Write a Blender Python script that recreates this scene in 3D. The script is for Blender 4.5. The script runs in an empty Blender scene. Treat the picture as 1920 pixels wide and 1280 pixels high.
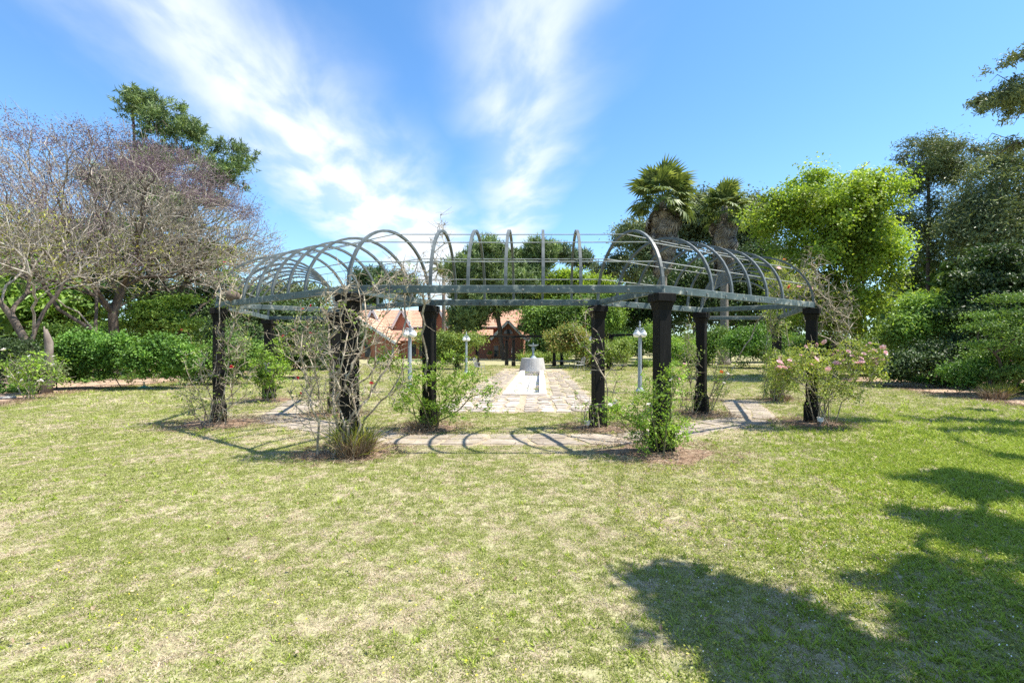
import bpy, math, random
import numpy as np
from mathutils import Vector, Matrix, noise as mnoise
R = math.radians
sc = bpy.context.scene
COL = sc.collection
random.seed(7)
rng = np.random.default_rng(7)

# ---------------------------------------------------------------- camera
CX, EYE, FPX = 0.52, 1.6, 910.0           # camera x, eye height, focal length in photo pixels
cam_d = bpy.data.cameras.new('camera')
cam = bpy.data.objects.new('camera', cam_d); COL.objects.link(cam)
cam.location = (CX, 0, EYE); cam.rotation_euler = (R(90), 0, 0)
cam_d.sensor_width = 36; cam_d.lens = FPX/1920*36
cam_d.shift_x = -53/1920; cam_d.shift_y = 10/1920
cam_d.clip_start = 0.05; cam_d.clip_end = 2000
sc.camera = cam

# ---------------------------------------------------------------- sun and sky
SUN = Vector((1.30, -0.01, 2.42)).normalized()
sun_d = bpy.data.lights.new('sun', 'SUN'); sun_d.energy = 5.0; sun_d.angle = R(0.6); sun_d.color = (1.0, 0.94, 0.83)
sun = bpy.data.objects.new('sun', sun_d); COL.objects.link(sun)
sun.rotation_euler = SUN.to_track_quat('Z', 'Y').to_euler(); sun.location = (20, -4, 40)

world = bpy.data.worlds.new('World'); sc.world = world; world.use_nodes = True
nt = world.node_tree; nt.nodes.clear(); L = nt.links
def wn(t, **k):
    n = nt.nodes.new(t)
    for a, b in k.items(): setattr(n, a, b)
    return n
def wm(op, a, b=None, c=None):
    n = nt.nodes.new('ShaderNodeMath'); n.operation = op
    for i, v in enumerate((a, b, c)):
        if v is None: continue
        if isinstance(v, (int, float)): n.inputs[i].default_value = v
        else: L.new(v, n.inputs[i])
    return n.outputs[0]
sky = wn('ShaderNodeTexSky', sky_type='NISHITA', sun_disc=False)
sky.sun_elevation = math.asin(SUN.z); sky.sun_rotation = math.atan2(SUN.x, SUN.y)
sky.air_density = 1.0; sky.dust_density = 0.4; sky.ozone_density = 0.7; sky.altitude = 0
tc = wn('ShaderNodeTexCoord'); sp = wn('ShaderNodeSeparateXYZ'); L.new(tc.outputs['Generated'], sp.inputs[0])
dz = wm('MAXIMUM', sp.outputs[2], 0.04)
qx = wm('DIVIDE', sp.outputs[0], dz); qy = wm('DIVIDE', sp.outputs[1], dz)
# large warp so that the bands are not straight
cb = wn('ShaderNodeCombineXYZ'); L.new(qx, cb.inputs[0]); L.new(qy, cb.inputs[1])
nz0 = wn('ShaderNodeTexNoise'); nz0.inputs['Scale'].default_value = 0.9; nz0.inputs['Detail'].default_value = 3; L.new(cb.outputs[0], nz0.inputs['Vector'])
warp = wm('MULTIPLY', wm('SUBTRACT', nz0.outputs[0], 0.5), 0.42)
def band(c, w0, w1, slope, amp):
    d = wm('SUBTRACT', wm('ADD', qx, warp), wm('ADD', wm('MULTIPLY', qy, slope), c))
    w = wm('ADD', wm('MULTIPLY', wm('ABSOLUTE', qy), w1), w0)
    e = wm('DIVIDE', d, w)
    return wm('MULTIPLY', wm('EXPONENT', wm('MULTIPLY', wm('MULTIPLY', e, e), -1.0)), amp)
m1 = band(-1.10, 0.19, 0.085, -0.02, 1.2)
m1 = wm('MULTIPLY', m1, wm('MINIMUM', wm('ADD', wm('MULTIPLY', wm('ABSOLUTE', qy), 0.28), 0.42), 1.7))
m2 = band(0.10, 0.19, 0.02, -0.08, 0.98)
m3 = band(2.4, 0.5, 0.25, 0.5, 0.16)
msk = wm('MAXIMUM', wm('MAXIMUM', m1, m2), m3)
cb2 = wn('ShaderNodeCombineXYZ')
L.new(wm('ADD', wm('MULTIPLY', qx, 2.2), wm('MULTIPLY', qy, 0.9)), cb2.inputs[0])
L.new(wm('SUBTRACT', wm('MULTIPLY', qy, 0.85), wm('MULTIPLY', qx, 0.6)), cb2.inputs[1])
nz = wn('ShaderNodeTexNoise'); nz.inputs['Scale'].default_value = 1.5; nz.inputs['Detail'].default_value = 8; nz.inputs['Roughness'].default_value = 0.52; nz.inputs['Distortion'].default_value = 0.25
L.new(cb2.outputs[0], nz.inputs['Vector'])
tex = wn('ShaderNodeMapRange'); tex.interpolation_type = 'SMOOTHSTEP'
L.new(nz.outputs[0], tex.inputs['Value']); tex.inputs['From Min'].default_value = 0.34; tex.inputs['From Max'].default_value = 0.68
dens = wm('MULTIPLY', msk, wm('ADD', wm('MULTIPLY', tex.outputs[0], 0.64), 0.30))
dens = wm('MINIMUM', dens, 0.95)
# thin milky veil close to the horizon
hz = wm('MULTIPLY', wm('EXPONENT', wm('MULTIPLY', sp.outputs[2], -7.0)), 0.45)
dens = wm('MAXIMUM', dens, hz)
hsv = wn('ShaderNodeHueSaturation'); hsv.inputs['Saturation'].default_value = 1.12; hsv.inputs['Value'].default_value = 1.0
L.new(sky.outputs[0], hsv.inputs['Color'])
mix = wn('ShaderNodeMix'); mix.data_type = 'RGBA'
L.new(dens, mix.inputs['Factor']); tint = wn('ShaderNodeMix'); tint.data_type = 'RGBA'; tint.blend_type = 'MULTIPLY'; tint.inputs['Factor'].default_value = 1; L.new(hsv.outputs[0], tint.inputs[6]); tint.inputs[7].default_value = (0.70, 0.98, 1.14, 1)
L.new(tint.outputs[2], mix.inputs[6]); mix.inputs[7].default_value = (4.6, 4.9, 5.2, 1)
bg = wn('ShaderNodeBackground'); bg.inputs[1].default_value = 0.110
out = wn('ShaderNodeOutputWorld'); L.new(mix.outputs[2], bg.inputs[0]); L.new(bg.outputs[0], out.inputs[0])

vs = sc.view_settings; vs.view_transform = 'Standard'; vs.look = 'None'; vs.gamma = 1; vs.use_curve_mapping = False; vs.exposure = 1.13
sc.render.engine = 'CYCLES'
sc.cycles.max_bounces = 7; sc.cycles.diffuse_bounces = 3; sc.cycles.glossy_bounces = 2; sc.cycles.transmission_bounces = 4; sc.cycles.transparent_max_bounces = 4
sc.cycles.use_denoising = False
sc.cycles.caustics_reflective = False; sc.cycles.caustics_refractive = False

# ---------------------------------------------------------------- helpers
def W(px, py, d): return np.array([CX+(px-1013)*d/FPX, d, EYE-(py-650)*d/FPX])
def G(px, py):
    d = FPX*EYE/(py-650.0); return np.array([CX+(px-1013)*d/FPX, d, 0.0])
ORG = {}
def tag(o, label=None, cat=None, group=None, kind=None):
    for k, v in (('label', label), ('category', cat), ('group', group), ('kind', kind)):
        if v: o[k] = v
    return o
def thing(name, loc, label, cat, group=None):
    o = bpy.data.objects.new(name, None); COL.objects.link(o); o.location = tuple(loc); o.empty_display_size = 0.2
    ORG[o.name] = np.array(loc, float); return tag(o, label, cat, group)
def link(o, parent, loc=None):
    COL.objects.link(o)
    if parent is not None:
        o.parent = parent; po = ORG[parent.name]
        ORG[o.name] = po if loc is None else np.array(loc, float)
        if loc is not None: o.location = tuple(np.array(loc, float)-po)
    else:
        ORG[o.name] = np.zeros(3)
        if loc is not None: o.location = tuple(loc); ORG[o.name] = np.array(loc, float)
    return o
def npmesh(name, V, F, rnd=None, smooth=False):
    """F: int array (n,k) or list of such arrays"""
    if not isinstance(F, list): F = [F]
    F = [f for f in F if len(f)]
    me = bpy.data.meshes.new(name)
    me.vertices.add(len(V)); me.vertices.foreach_set('co', np.asarray(V, np.float32).ravel())
    tot = np.concatenate([np.full(len(f), f.shape[1], np.int32) for f in F])
    idx = np.concatenate([f.ravel() for f in F]).astype(np.int32)
    st = np.concatenate([[0], np.cumsum(tot)[:-1]]).astype(np.int32)
    me.loops.add(len(idx)); me.loops.foreach_set('vertex_index', idx)
    me.polygons.add(len(tot)); me.polygons.foreach_set('loop_start', st); me.polygons.foreach_set('loop_total', tot)
    if rnd is not None:
        a = me.attributes.new('rnd', 'FLOAT', 'FACE'); a.data.foreach_set('value', np.asarray(rnd, np.float32))
    me.update(calc_edges=True); me.validate()
    me.polygons.foreach_set('use_smooth', np.full(len(tot), bool(smooth)))
    return me
def add(name, me, mat, parent=None, loc=None):
    if mat is not None and not me.materials: me.materials.append(mat)
    return link(bpy.data.objects.new(name, me), parent, loc)
def rotz(a): return np.array([[math.cos(a), -math.sin(a), 0], [math.sin(a), math.cos(a), 0], [0, 0, 1.0]])
class MB:
    def __init__(s): s.V = []; s.F = {}; s.n = 0
    def put(s, V, faces):
        V = np.asarray(V, float); s.V.append(V)
        for f in faces:
            s.F.setdefault(len(f), []).append([i+s.n for i in f])
        s.n += len(V)
    def box(s, c, size, rot=None, taper=1.0):
        x, y, z = (v/2 for v in size)
        P = np.array([[-x,-y,-z],[x,-y,-z],[x,y,-z],[-x,y,-z],[-x*taper,-y*taper,z],[x*taper,-y*taper,z],[x*taper,y*taper,z],[-x*taper,y*taper,z]])
        if rot is not None: P = P@np.asarray(rot).T
        s.put(P+np.asarray(c, float), [(0,3,2,1),(4,5,6,7),(0,1,5,4),(1,2,6,5),(2,3,7,6),(3,0,4,7)]); return s
    def bevbox(s, c, size, rot=None, b=0.008):
        x, y, z = (v/2 for v in size); ring = []
        oct_ = lambda X, Y, B: [(-X+B,-Y),(X-B,-Y),(X,-Y+B),(X,Y-B),(X-B,Y),(-X+B,Y),(-X,Y-B),(-X,-Y+B)]
        P = []
        for zz, k in ((-z, b), (-z+b, 0), (z-b, 0), (z, b)):
            P += [(px, py, zz) for px, py in oct_(x-k, y-k, b)]
        P = np.array(P); F = [tuple(range(7, -1, -1)), tuple(range(24, 32))]
        for l in range(3):
            for i in range(8):
                j = (i+1) % 8; F.append((l*8+i, l*8+j, l*8+8+j, l*8+8+i))
        if rot is not None: P = P@np.asarray(rot).T
        s.put(P+np.asarray(c, float), F); return s
    def beam(s, a, b, w, h, b_=0.006):
        a = np.asarray(a, float); b = np.asarray(b, float); d = b-a; Ln = np.linalg.norm(d); d /= Ln
        side = np.cross([0, 0, 1.0], d); side /= max(1e-9, np.linalg.norm(side)); up = np.cross(d, side)
        s.bevbox((a+b)/2, (Ln, w, h), np.column_stack([d, side, up]), b_); return s
    def tube(s, P, rad, sides=5, cap=True):
        P = np.asarray(P, float); n = len(P); rad = np.broadcast_to(np.asarray(rad, float), (n,))
        T = np.gradient(P, axis=0); T /= np.linalg.norm(T, axis=1)[:, None]+1e-12
        m = T.mean(0); ref = np.eye(3)[np.argmin(np.abs(m))]
        U = np.cross(T, ref); U /= np.linalg.norm(U, axis=1)[:, None]+1e-12; Vv = np.cross(T, U)
        a = np.arange(sides)/sides*2*math.pi
        Q = P[:, None, :]+rad[:, None, None]*(np.cos(a)[None, :, None]*U[:, None, :]+np.sin(a)[None, :, None]*Vv[:, None, :])
        i = np.arange(n-1)[:, None]*sides; k = np.arange(sides)[None, :]; k2 = (k+1) % sides
        F = np.stack([i+k, i+k2, i+sides+k2, i+sides+k], -1).reshape(-1, 4)+s.n
        s.F.setdefault(4, []).extend(F.tolist())
        if cap and sides >= 3:
            s.F.setdefault(sides, []).append([s.n+j for j in range(sides-1, -1, -1)]); s.F[sides].append([s.n+(n-1)*sides+j for j in range(sides)])
        s.V.append(Q.reshape(-1, 3)); s.n += n*sides; return s
    def lathe(s, c, prof, segs=16, sx=1.0, sy=1.0):
        P = []; F = []; n = len(prof)
        for r, z in prof:
            for k in range(segs):
                a = 2*math.pi*k/segs; P.append((r*math.cos(a)*sx, r*math.sin(a)*sy, z))
        for i in range(n-1):
            for k in range(segs):
                j = (k+1) % segs; F.append((i*segs+k, i*segs+j, (i+1)*segs+j, (i+1)*segs+k))
        F.append(tuple(range(segs-1, -1, -1))); F.append(tuple((n-1)*segs+k for k in range(segs)))
        s.put(np.array(P)+np.asarray(c, float), F); return s
    def prism(s, poly, z0, z1, inset=0.0):
        poly = np.asarray(poly, float); n = len(poly); c = poly.mean(0); q = c+(poly-c)*(1-inset)
        P = np.vstack([np.c_[poly, np.full(n, z0)], np.c_[q, np.full(n, z1)]])
        s.put(P, [tuple(range(n-1, -1, -1)), tuple(range(n, 2*n))]+[(i, (i+1) % n, n+(i+1) % n, n+i) for i in range(n)]); return s
    def sphere(s, c, r, seg=12, rings=8, sq=(1, 1, 1)):
        prof = [(max(1e-4, r*math.sin(math.pi*i/rings)), -r*math.cos(math.pi*i/rings)*sq[2]) for i in range(rings+1)]
        return s.lathe(c, prof, seg, sq[0], sq[1])
    def mesh(s, name, off=(0, 0, 0), smooth=False):
        V = np.vstack(s.V)-np.asarray(off, float)
        return npmesh(name, V, [np.array(f) for f in s.F.values()], None, smooth)
    def build(s, name, mat, parent=None, smooth=False):
        off = ORG[parent.name] if parent is not None else (0, 0, 0)
        return add(name, s.mesh(name, off, smooth), mat, parent)

# ---------------------------------------------------------------- materials
def newmat(name):
    m = bpy.data.materials.new(name); m.use_nodes = True; t = m.node_tree; t.nodes.clear()
    o = t.nodes.new('ShaderNodeOutputMaterial'); return m, t, o
def ramp(t, fac, stops):
    r = t.nodes.new('ShaderNodeValToRGB'); e = r.color_ramp.elements
    while len(e) < len(stops): e.new(0.5)
    for el, (p, c) in zip(e, stops): el.position = p; el.color = (*c, 1)
    t.links.new(fac, r.inputs[0]); return r.outputs[0]
def nnoise(t, vec, scale, detail=4, rough=0.55, sx=(1, 1, 1), dist=0):
    mp = t.nodes.new('ShaderNodeMapping'); mp.inputs['Scale'].default_value = sx; t.links.new(vec, mp.inputs[0])
    n = t.nodes.new('ShaderNodeTexNoise'); n.inputs['Scale'].default_value = scale; n.inputs['Detail'].default_value = detail; n.inputs['Roughness'].default_value = rough; n.inputs['Distortion'].default_value = dist
    t.links.new(mp.outputs[0], n.inputs['Vector']); return n.outputs[0]
def mixc(t, f, a, b, mode='MIX'):
    n = t.nodes.new('ShaderNodeMix'); n.data_type = 'RGBA'; n.blend_type = mode
    for s_, v in ((n.inputs['Factor'], f), (n.inputs[6], a), (n.inputs[7], b)):
        if isinstance(v, (int, float)): s_.default_value = v
        elif isinstance(v, tuple): s_.default_value = (*v, 1)
        else: t.links.new(v, s_)
    return n.outputs[2]
def pos(t): return t.nodes.new('ShaderNodeNewGeometry').outputs['Position']
def surf(name, stops, scale=6, sx=(1, 1, 1), rough=0.7, bump=0.0, bscale=40, spots=None, detail=5, spec=0.4, metal=0.0, objrnd=0.0):
    """stops: colour ramp over noise; spots: (colour, scale, lo, hi) second noise layer"""
    m, t, o = newmat(name); p = pos(t)
    b = t.nodes.new('ShaderNodeBsdfPrincipled'); b.inputs['Roughness'].default_value = rough; b.inputs['Specular IOR Level'].default_value = spec; b.inputs['Metallic'].default_value = metal
    c = ramp(t, nnoise(t, p, scale, detail, 0.6, sx), stops)
    if spots:
        for (sc_, s2, lo, hi) in spots:
            f = t.nodes.new('ShaderNodeMapRange'); f.inputs['From Min'].default_value = lo; f.inputs['From Max'].default_value = hi
            t.links.new(nnoise(t, p, s2, 5, 0.65), f.inputs['Value']); c = mixc(t, f.outputs[0], c, sc_)
    if objrnd:
        oi = t.nodes.new('ShaderNodeObjectInfo'); h = t.nodes.new('ShaderNodeHueSaturation'); mr = t.nodes.new('ShaderNodeMapRange')
        mr.inputs['To Min'].default_value = 1-objrnd; mr.inputs['To Max'].default_value = 1+objrnd
        t.links.new(oi.outputs['Random'], mr.inputs['Value']); t.links.new(mr.outputs[0], h.inputs['Value']); t.links.new(c, h.inputs['Color']); c = h.outputs[0]
    t.links.new(c, b.inputs['Base Color'])
    if bump:
        bn = t.nodes.new('ShaderNodeBump'); bn.inputs['Strength'].default_value = bump; bn.inputs['Distance'].default_value = 0.02
        t.links.new(nnoise(t, p, bscale, 4, 0.6, sx), bn.inputs['Height']); t.links.new(bn.outputs[0], b.inputs['Normal'])
    t.links.new(b.outputs[0], o.inputs[0]); return m
def leafm(name, stops, trans=0.35, tcol=(1.25, 1.2, 0.6), rough=0.5, wscale=0.7, spec=0.35, gain=1.22):
    """foliage: colour from the per-leaf value, varied in space partly to imitate shade and highlights, with light passing through"""
    m, t, o = newmat(name)
    at = t.nodes.new('ShaderNodeAttribute'); at.attribute_name = 'rnd'
    stops = [(p, tuple(v*gain for v in c)) for p, c in stops]
    c = ramp(t, at.outputs['Fac'], stops)
    n = nnoise(t, pos(t), wscale, 3, 0.5)
    mr = t.nodes.new('ShaderNodeMapRange'); mr.inputs['From Min'].default_value = 0.3; mr.inputs['From Max'].default_value = 0.7; mr.inputs['To Min'].default_value = 0.62; mr.inputs['To Max'].default_value = 1.35  # wide value swing between clumps, partly painting in deep shade and highlights
    t.links.new(n, mr.inputs['Value'])
    h = t.nodes.new('ShaderNodeHueSaturation'); t.links.new(c, h.inputs['Color']); t.links.new(mr.outputs[0], h.inputs['Value']); c = h.outputs[0]
    b = t.nodes.new('ShaderNodeBsdfPrincipled'); b.inputs['Roughness'].default_value = rough; b.inputs['Specular IOR Level'].default_value = spec; t.links.new(c, b.inputs['Base Color'])
    tr = t.nodes.new('ShaderNodeBsdfTranslucent'); t.links.new(mixc(t, 1.0, c, tcol, 'MULTIPLY'), tr.inputs[0])
    mx = t.nodes.new('ShaderNodeMixShader'); mx.inputs[0].default_value = trans
    t.links.new(b.outputs[0], mx.inputs[1]); t.links.new(tr.outputs[0], mx.inputs[2]); t.links.new(mx.outputs[0], o.inputs[0]); return m

M = {}
M['column'] = surf('black_timber', [(0.3, (0.004, 0.0035, 0.003)), (0.62, (0.009, 0.008, 0.007)), (0.88, (0.035, 0.03, 0.026))], 7, (3, 3, 0.35), 0.65, 0.35, 30, [((0.07, 0.06, 0.05), 11, 0.68, 0.85)], spec=0.18)
M['beam'] = surf('painted_steel_beam', [(0.25, (0.045, 0.068, 0.072)), (0.6, (0.09, 0.125, 0.128)), (0.85, (0.20, 0.235, 0.225))], 3.5, (1, 1, 1), 0.55, 0.15, 25, [((0.40, 0.40, 0.34), 7, 0.56, 0.70), ((0.025, 0.025, 0.02), 12, 0.60, 0.66)], spec=0.4)
M['arch'] = surf('painted_steel_arch', [(0.3, (0.055, 0.068, 0.072)), (0.7, (0.125, 0.142, 0.142))], 5, (1, 1, 1), 0.5, 0.1, 30, [((0.08, 0.08, 0.07), 18, 0.62, 0.72)])
M['rod'] = surf('steel_rod', [(0.3, (0.20, 0.22, 0.22)), (0.7, (0.38, 0.40, 0.39))], 6, rough=0.45)
M['bolt'] = surf('bolt_metal', [(0.3, (0.12, 0.12, 0.11)), (0.7, (0.3, 0.3, 0.28))], 20, rough=0.5)
M['mud'] = surf('dried_mud', [(0.3, (0.09, 0.065, 0.05)), (0.7, (0.17, 0.13, 0.10))], 18, rough=0.95, bump=0.8, bscale=50)
M['lamp'] = surf('grey_lamp_paint', [(0.3, (0.23, 0.27, 0.30)), (0.7, (0.33, 0.37, 0.40))], 4, rough=0.45)
M['globe'] = surf('white_glass_globe', [(0.3, (0.75, 0.75, 0.72)), (0.7, (0.82, 0.82, 0.8))], 3, rough=0.15)
M['stone'] = surf('flagstone_face', [(0.3, (0.25, 0.20, 0.16)), (0.5, (0.36, 0.31, 0.26)), (0.75, (0.56, 0.51, 0.45))], 4, rough=0.85, bump=0.5, bscale=25, spots=[((0.22, 0.18, 0.13), 3, 0.52, 0.72)], objrnd=0.38)
M['slab'] = surf('weathered_slab', [(0.3, (0.19, 0.155, 0.12)), (0.55, (0.30, 0.255, 0.205)), (0.8, (0.42, 0.37, 0.31))], 3, rough=0.9, bump=0.4, bscale=30, spots=[((0.27, 0.22, 0.13), 5, 0.55, 0.7)], objrnd=0.12)
M['pathdirt'] = surf('path_joint_earth', [(0.3, (0.29, 0.22, 0.16)), (0.55, (0.38, 0.31, 0.22)), (0.75, (0.24, 0.25, 0.10))], 2.6, rough=0.95, bump=0.8, bscale=60)
M['kerb'] = surf('pale_stone_rim', [(0.3, (0.50, 0.43, 0.37)), (0.7, (0.66, 0.60, 0.54))], 4, rough=0.85, bump=0.3, bscale=40, objrnd=0.12)
M['white_liner'] = surf('white_channel_wall', [(0.3, (0.55, 0.54, 0.52)), (0.7, (0.74, 0.73, 0.71))], 4, rough=0.8)
M['pebble'] = surf('white_pebble', [(0.3, (0.60, 0.59, 0.57)), (0.7, (0.85, 0.84, 0.82))], 30, rough=0.7)
M['concrete'] = surf('grey_concrete', [(0.3, (0.30, 0.29, 0.28)), (0.55, (0.40, 0.39, 0.375)), (0.8, (0.47, 0.46, 0.44))], 2.5, (1, 1, 0.5), 0.85, 0.3, 30)
M['bronze'] = surf('verdigris_metal', [(0.3, (0.16, 0.21, 0.24)), (0.7, (0.27, 0.33, 0.36))], 6, rough=0.55)
M['mulch'] = surf('pine_needle_mulch', [(0.3, (0.11, 0.065, 0.04)), (0.5, (0.22, 0.145, 0.095)), (0.75, (0.36, 0.27, 0.19))], 8, rough=1.0, bump=1.0, bscale=60)
M['straw'] = leafm('dry_straw', [(0, (0.13, 0.075, 0.045)), (0.5, (0.28, 0.19, 0.12)), (1, (0.46, 0.37, 0.25))], 0.15, (1, 1, 0.9), gain=1.0)
M['soil'] = surf('bed_soil', [(0.3, (0.22, 0.14, 0.10)), (0.5, (0.38, 0.27, 0.19)), (0.75, (0.50, 0.38, 0.28))], 5, rough=1.0, bump=0.8, bscale=50)
M['brick'] = surf('red_brick', [(0.3, (0.28, 0.11, 0.07)), (0.7, (0.40, 0.18, 0.115))], 14, (1, 1, 3), 0.9)
M['tile'] = surf('terracotta_tile', [(0.3, (0.38, 0.19, 0.125)), (0.5, (0.50, 0.29, 0.20)), (0.75, (0.60, 0.39, 0.29))], 5, rough=0.85, spots=[((0.3, 0.16, 0.1), 1.2, 0.55, 0.8)])
M['white'] = surf('white_paint', [(0.3, (0.7, 0.7, 0.68)), (0.7, (0.8, 0.8, 0.78))], 4, rough=0.6)
M['glass'] = surf('dark_window_glass', [(0.3, (0.02, 0.025, 0.03)), (0.7, (0.05, 0.06, 0.07))], 1, rough=0.08, spec=0.6)
M['wood'] = surf('orange_wood', [(0.3, (0.30, 0.12, 0.05)), (0.7, (0.42, 0.19, 0.09))], 6, rough=0.6)
M['pot'] = surf('terracotta_pot', [(0.3, (0.45, 0.2, 0.1)), (0.7, (0.55, 0.27, 0.15))], 6, rough=0.8)
M['greenplastic'] = surf('green_plastic', [(0.3, (0.10, 0.30, 0.22)), (0.7, (0.16, 0.38, 0.28))], 6, rough=0.5)
M['greymetal'] = surf('grey_metal', [(0.3, (0.25, 0.25, 0.24)), (0.7, (0.4, 0.4, 0.38))], 6, rough=0.5)
M['bark_pale'] = surf('pale_twig_bark', [(0.3, (0.17, 0.14, 0.11)), (0.5, (0.33, 0.29, 0.24)), (0.72, (0.52, 0.48, 0.41))], 5, rough=0.9)
M['bark_grey'] = surf('grey_brown_bark', [(0.3, (0.10, 0.075, 0.06)), (0.55, (0.19, 0.155, 0.13)), (0.8, (0.30, 0.26, 0.22))], 5, (1, 1, .4), 0.9, 0.6, 25)
M['bark_limb'] = surf('limb_bark', [(0.3, (0.06, 0.045, 0.035)), (0.55, (0.125, 0.10, 0.08)), (0.8, (0.22, 0.19, 0.155))], 5, (1, 1, .4), 0.9, 0.6, 25)
M['bark_dark'] = surf('dark_bark', [(0.3, (0.045, 0.034, 0.027)), (0.7, (0.11, 0.085, 0.065))], 5, (1, 1, .4), 0.95, 0.6, 25)
M['bark_palm'] = surf('palm_trunk_bark', [(0.3, (0.14, 0.12, 0.10)), (0.7, (0.27, 0.24, 0.21))], 4, (1, 1, 6), 0.95, 0.6, 25)
M['cane'] = surf('rose_cane', [(0.3, (0.14, 0.10, 0.07)), (0.5, (0.32, 0.27, 0.20)), (0.72, (0.50, 0.45, 0.35))], 9, rough=0.85)
M['cane_green'] = surf('green_rose_cane', [(0.3, (0.08, 0.085, 0.03)), (0.55, (0.17, 0.15, 0.07)), (0.8, (0.3, 0.25, 0.15))], 7, rough=0.7)
g = 1.0
M['l_maple'] = leafm('maple_leaf', [(0, (0.07, 0.125, 0.013)), (0.5, (0.19, 0.275, 0.035)), (1, (0.37, 0.43, 0.08))], 0.42, (1.25, 1.25, 0.55), wscale=0.5)
M['l_hedge'] = leafm('hedge_leaf', [(0, (0.045, 0.10, 0.02)), (0.5, (0.09, 0.19, 0.03)), (1, (0.19, 0.32, 0.05))], 0.3, wscale=0.9)
M['l_dark'] = leafm('dark_evergreen_leaf', [(0, (0.022, 0.045, 0.018)), (0.6, (0.045, 0.08, 0.025)), (1, (0.13, 0.20, 0.055))], 0.2, wscale=0.4)
M['l_mid'] = leafm('mid_green_leaf', [(0, (0.05, 0.10, 0.025)), (0.5, (0.10, 0.18, 0.035)), (1, (0.20, 0.29, 0.06))], 0.3, wscale=0.4)
M['l_light'] = leafm('light_green_leaf', [(0, (0.09, 0.17, 0.03)), (0.5, (0.17, 0.28, 0.05)), (1, (0.29, 0.40, 0.09))], 0.35, wscale=0.4)
M['l_euca'] = leafm('eucalyptus_leaf', [(0, (0.05, 0.07, 0.035)), (0.5, (0.115, 0.15, 0.065)), (1, (0.24, 0.27, 0.12))], 0.2, wscale=0.4)
M['l_pine'] = leafm('pine_needle', [(0, (0.03, 0.055, 0.022)), (0.45, (0.11, 0.165, 0.055)), (1, (0.26, 0.32, 0.11))], 0.2, (1.1, 1.15, 0.7), wscale=0.3)
M['l_pine2'] = leafm('dark_pine_needle', [(0, (0.03, 0.06, 0.03)), (0.5, (0.06, 0.10, 0.045)), (1, (0.12, 0.17, 0.065))], 0.2, (1.1, 1.15, 0.7), wscale=0.3)
M['l_red'] = leafm('red_tipped_leaf', [(0, (0.10, 0.16, 0.04)), (0.45, (0.20, 0.27, 0.06)), (0.75, (0.34, 0.30, 0.09)), (1, (0.42, 0.17, 0.08))], 0.3, wscale=0.6)
M['l_olive'] = leafm('olive_yellow_leaf', [(0, (0.12, 0.15, 0.03)), (0.5, (0.22, 0.25, 0.05)), (1, (0.36, 0.34, 0.07))], 0.35, wscale=0.5)
M['l_seed'] = leafm('purple_brown_seed_spray', [(0, (0.06, 0.035, 0.045)), (0.5, (0.12, 0.075, 0.10)), (1, (0.21, 0.135, 0.175))], 0.2, (1, 1, 1), wscale=0.5)
M['l_rose'] = leafm('rose_leaf', [(0, (0.07, 0.12, 0.025)), (0.5, (0.16, 0.23, 0.045)), (0.9, (0.28, 0.33, 0.07)), (1, (0.38, 0.36, 0.08))], 0.3, wscale=2)
M['l_rose2'] = leafm('fresh_rose_leaf', [(0, (0.10, 0.18, 0.025)), (0.5, (0.19, 0.31, 0.04)), (1, (0.33, 0.44, 0.07))], 0.35, wscale=2)
M['l_rosey'] = leafm('yellowing_rose_leaf', [(0, (0.11, 0.16, 0.03)), (0.5, (0.25, 0.32, 0.06)), (0.9, (0.45, 0.47, 0.12)), (1, (0.45, 0.25, 0.12))], 0.3, wscale=2)
M['l_palm'] = leafm('palm_leaf', [(0, (0.05, 0.08, 0.025)), (0.5, (0.11, 0.15, 0.045)), (1, (0.25, 0.29, 0.10))], 0.3)
M['l_deadpalm'] = leafm('dead_palm_leaf', [(0, (0.10, 0.08, 0.065)), (0.5, (0.21, 0.175, 0.14)), (1, (0.38, 0.33, 0.27))], 0.2, (1, 1, .9), gain=1.0)
M['p_pink'] = leafm('pink_petal', [(0, (0.80, 0.45, 0.48)), (1, (0.90, 0.70, 0.71))], 0.25, (1, .9, .9), gain=1.0)
M['p_white'] = leafm('white_petal', [(0, (0.75, 0.70, 0.66)), (1, (0.85, 0.83, 0.80))], 0.25, (1, 1, 1), gain=1.0)
M['p_red'] = leafm('red_petal', [(0, (0.50, 0.02, 0.04)), (1, (0.72, 0.08, 0.10))], 0.2, (1, .8, .8), gain=1.0)
M['p_coral'] = leafm('coral_petal', [(0, (0.75, 0.16, 0.10)), (1, (0.85, 0.30, 0.2))], 0.2, (1, .8, .8), gain=1.0)
M['p_orange'] = leafm('orange_petal', [(0, (0.80, 0.20, 0.04)), (1, (0.9, 0.32, 0.08))], 0.2, (1, .8, .8), gain=1.0)
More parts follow.
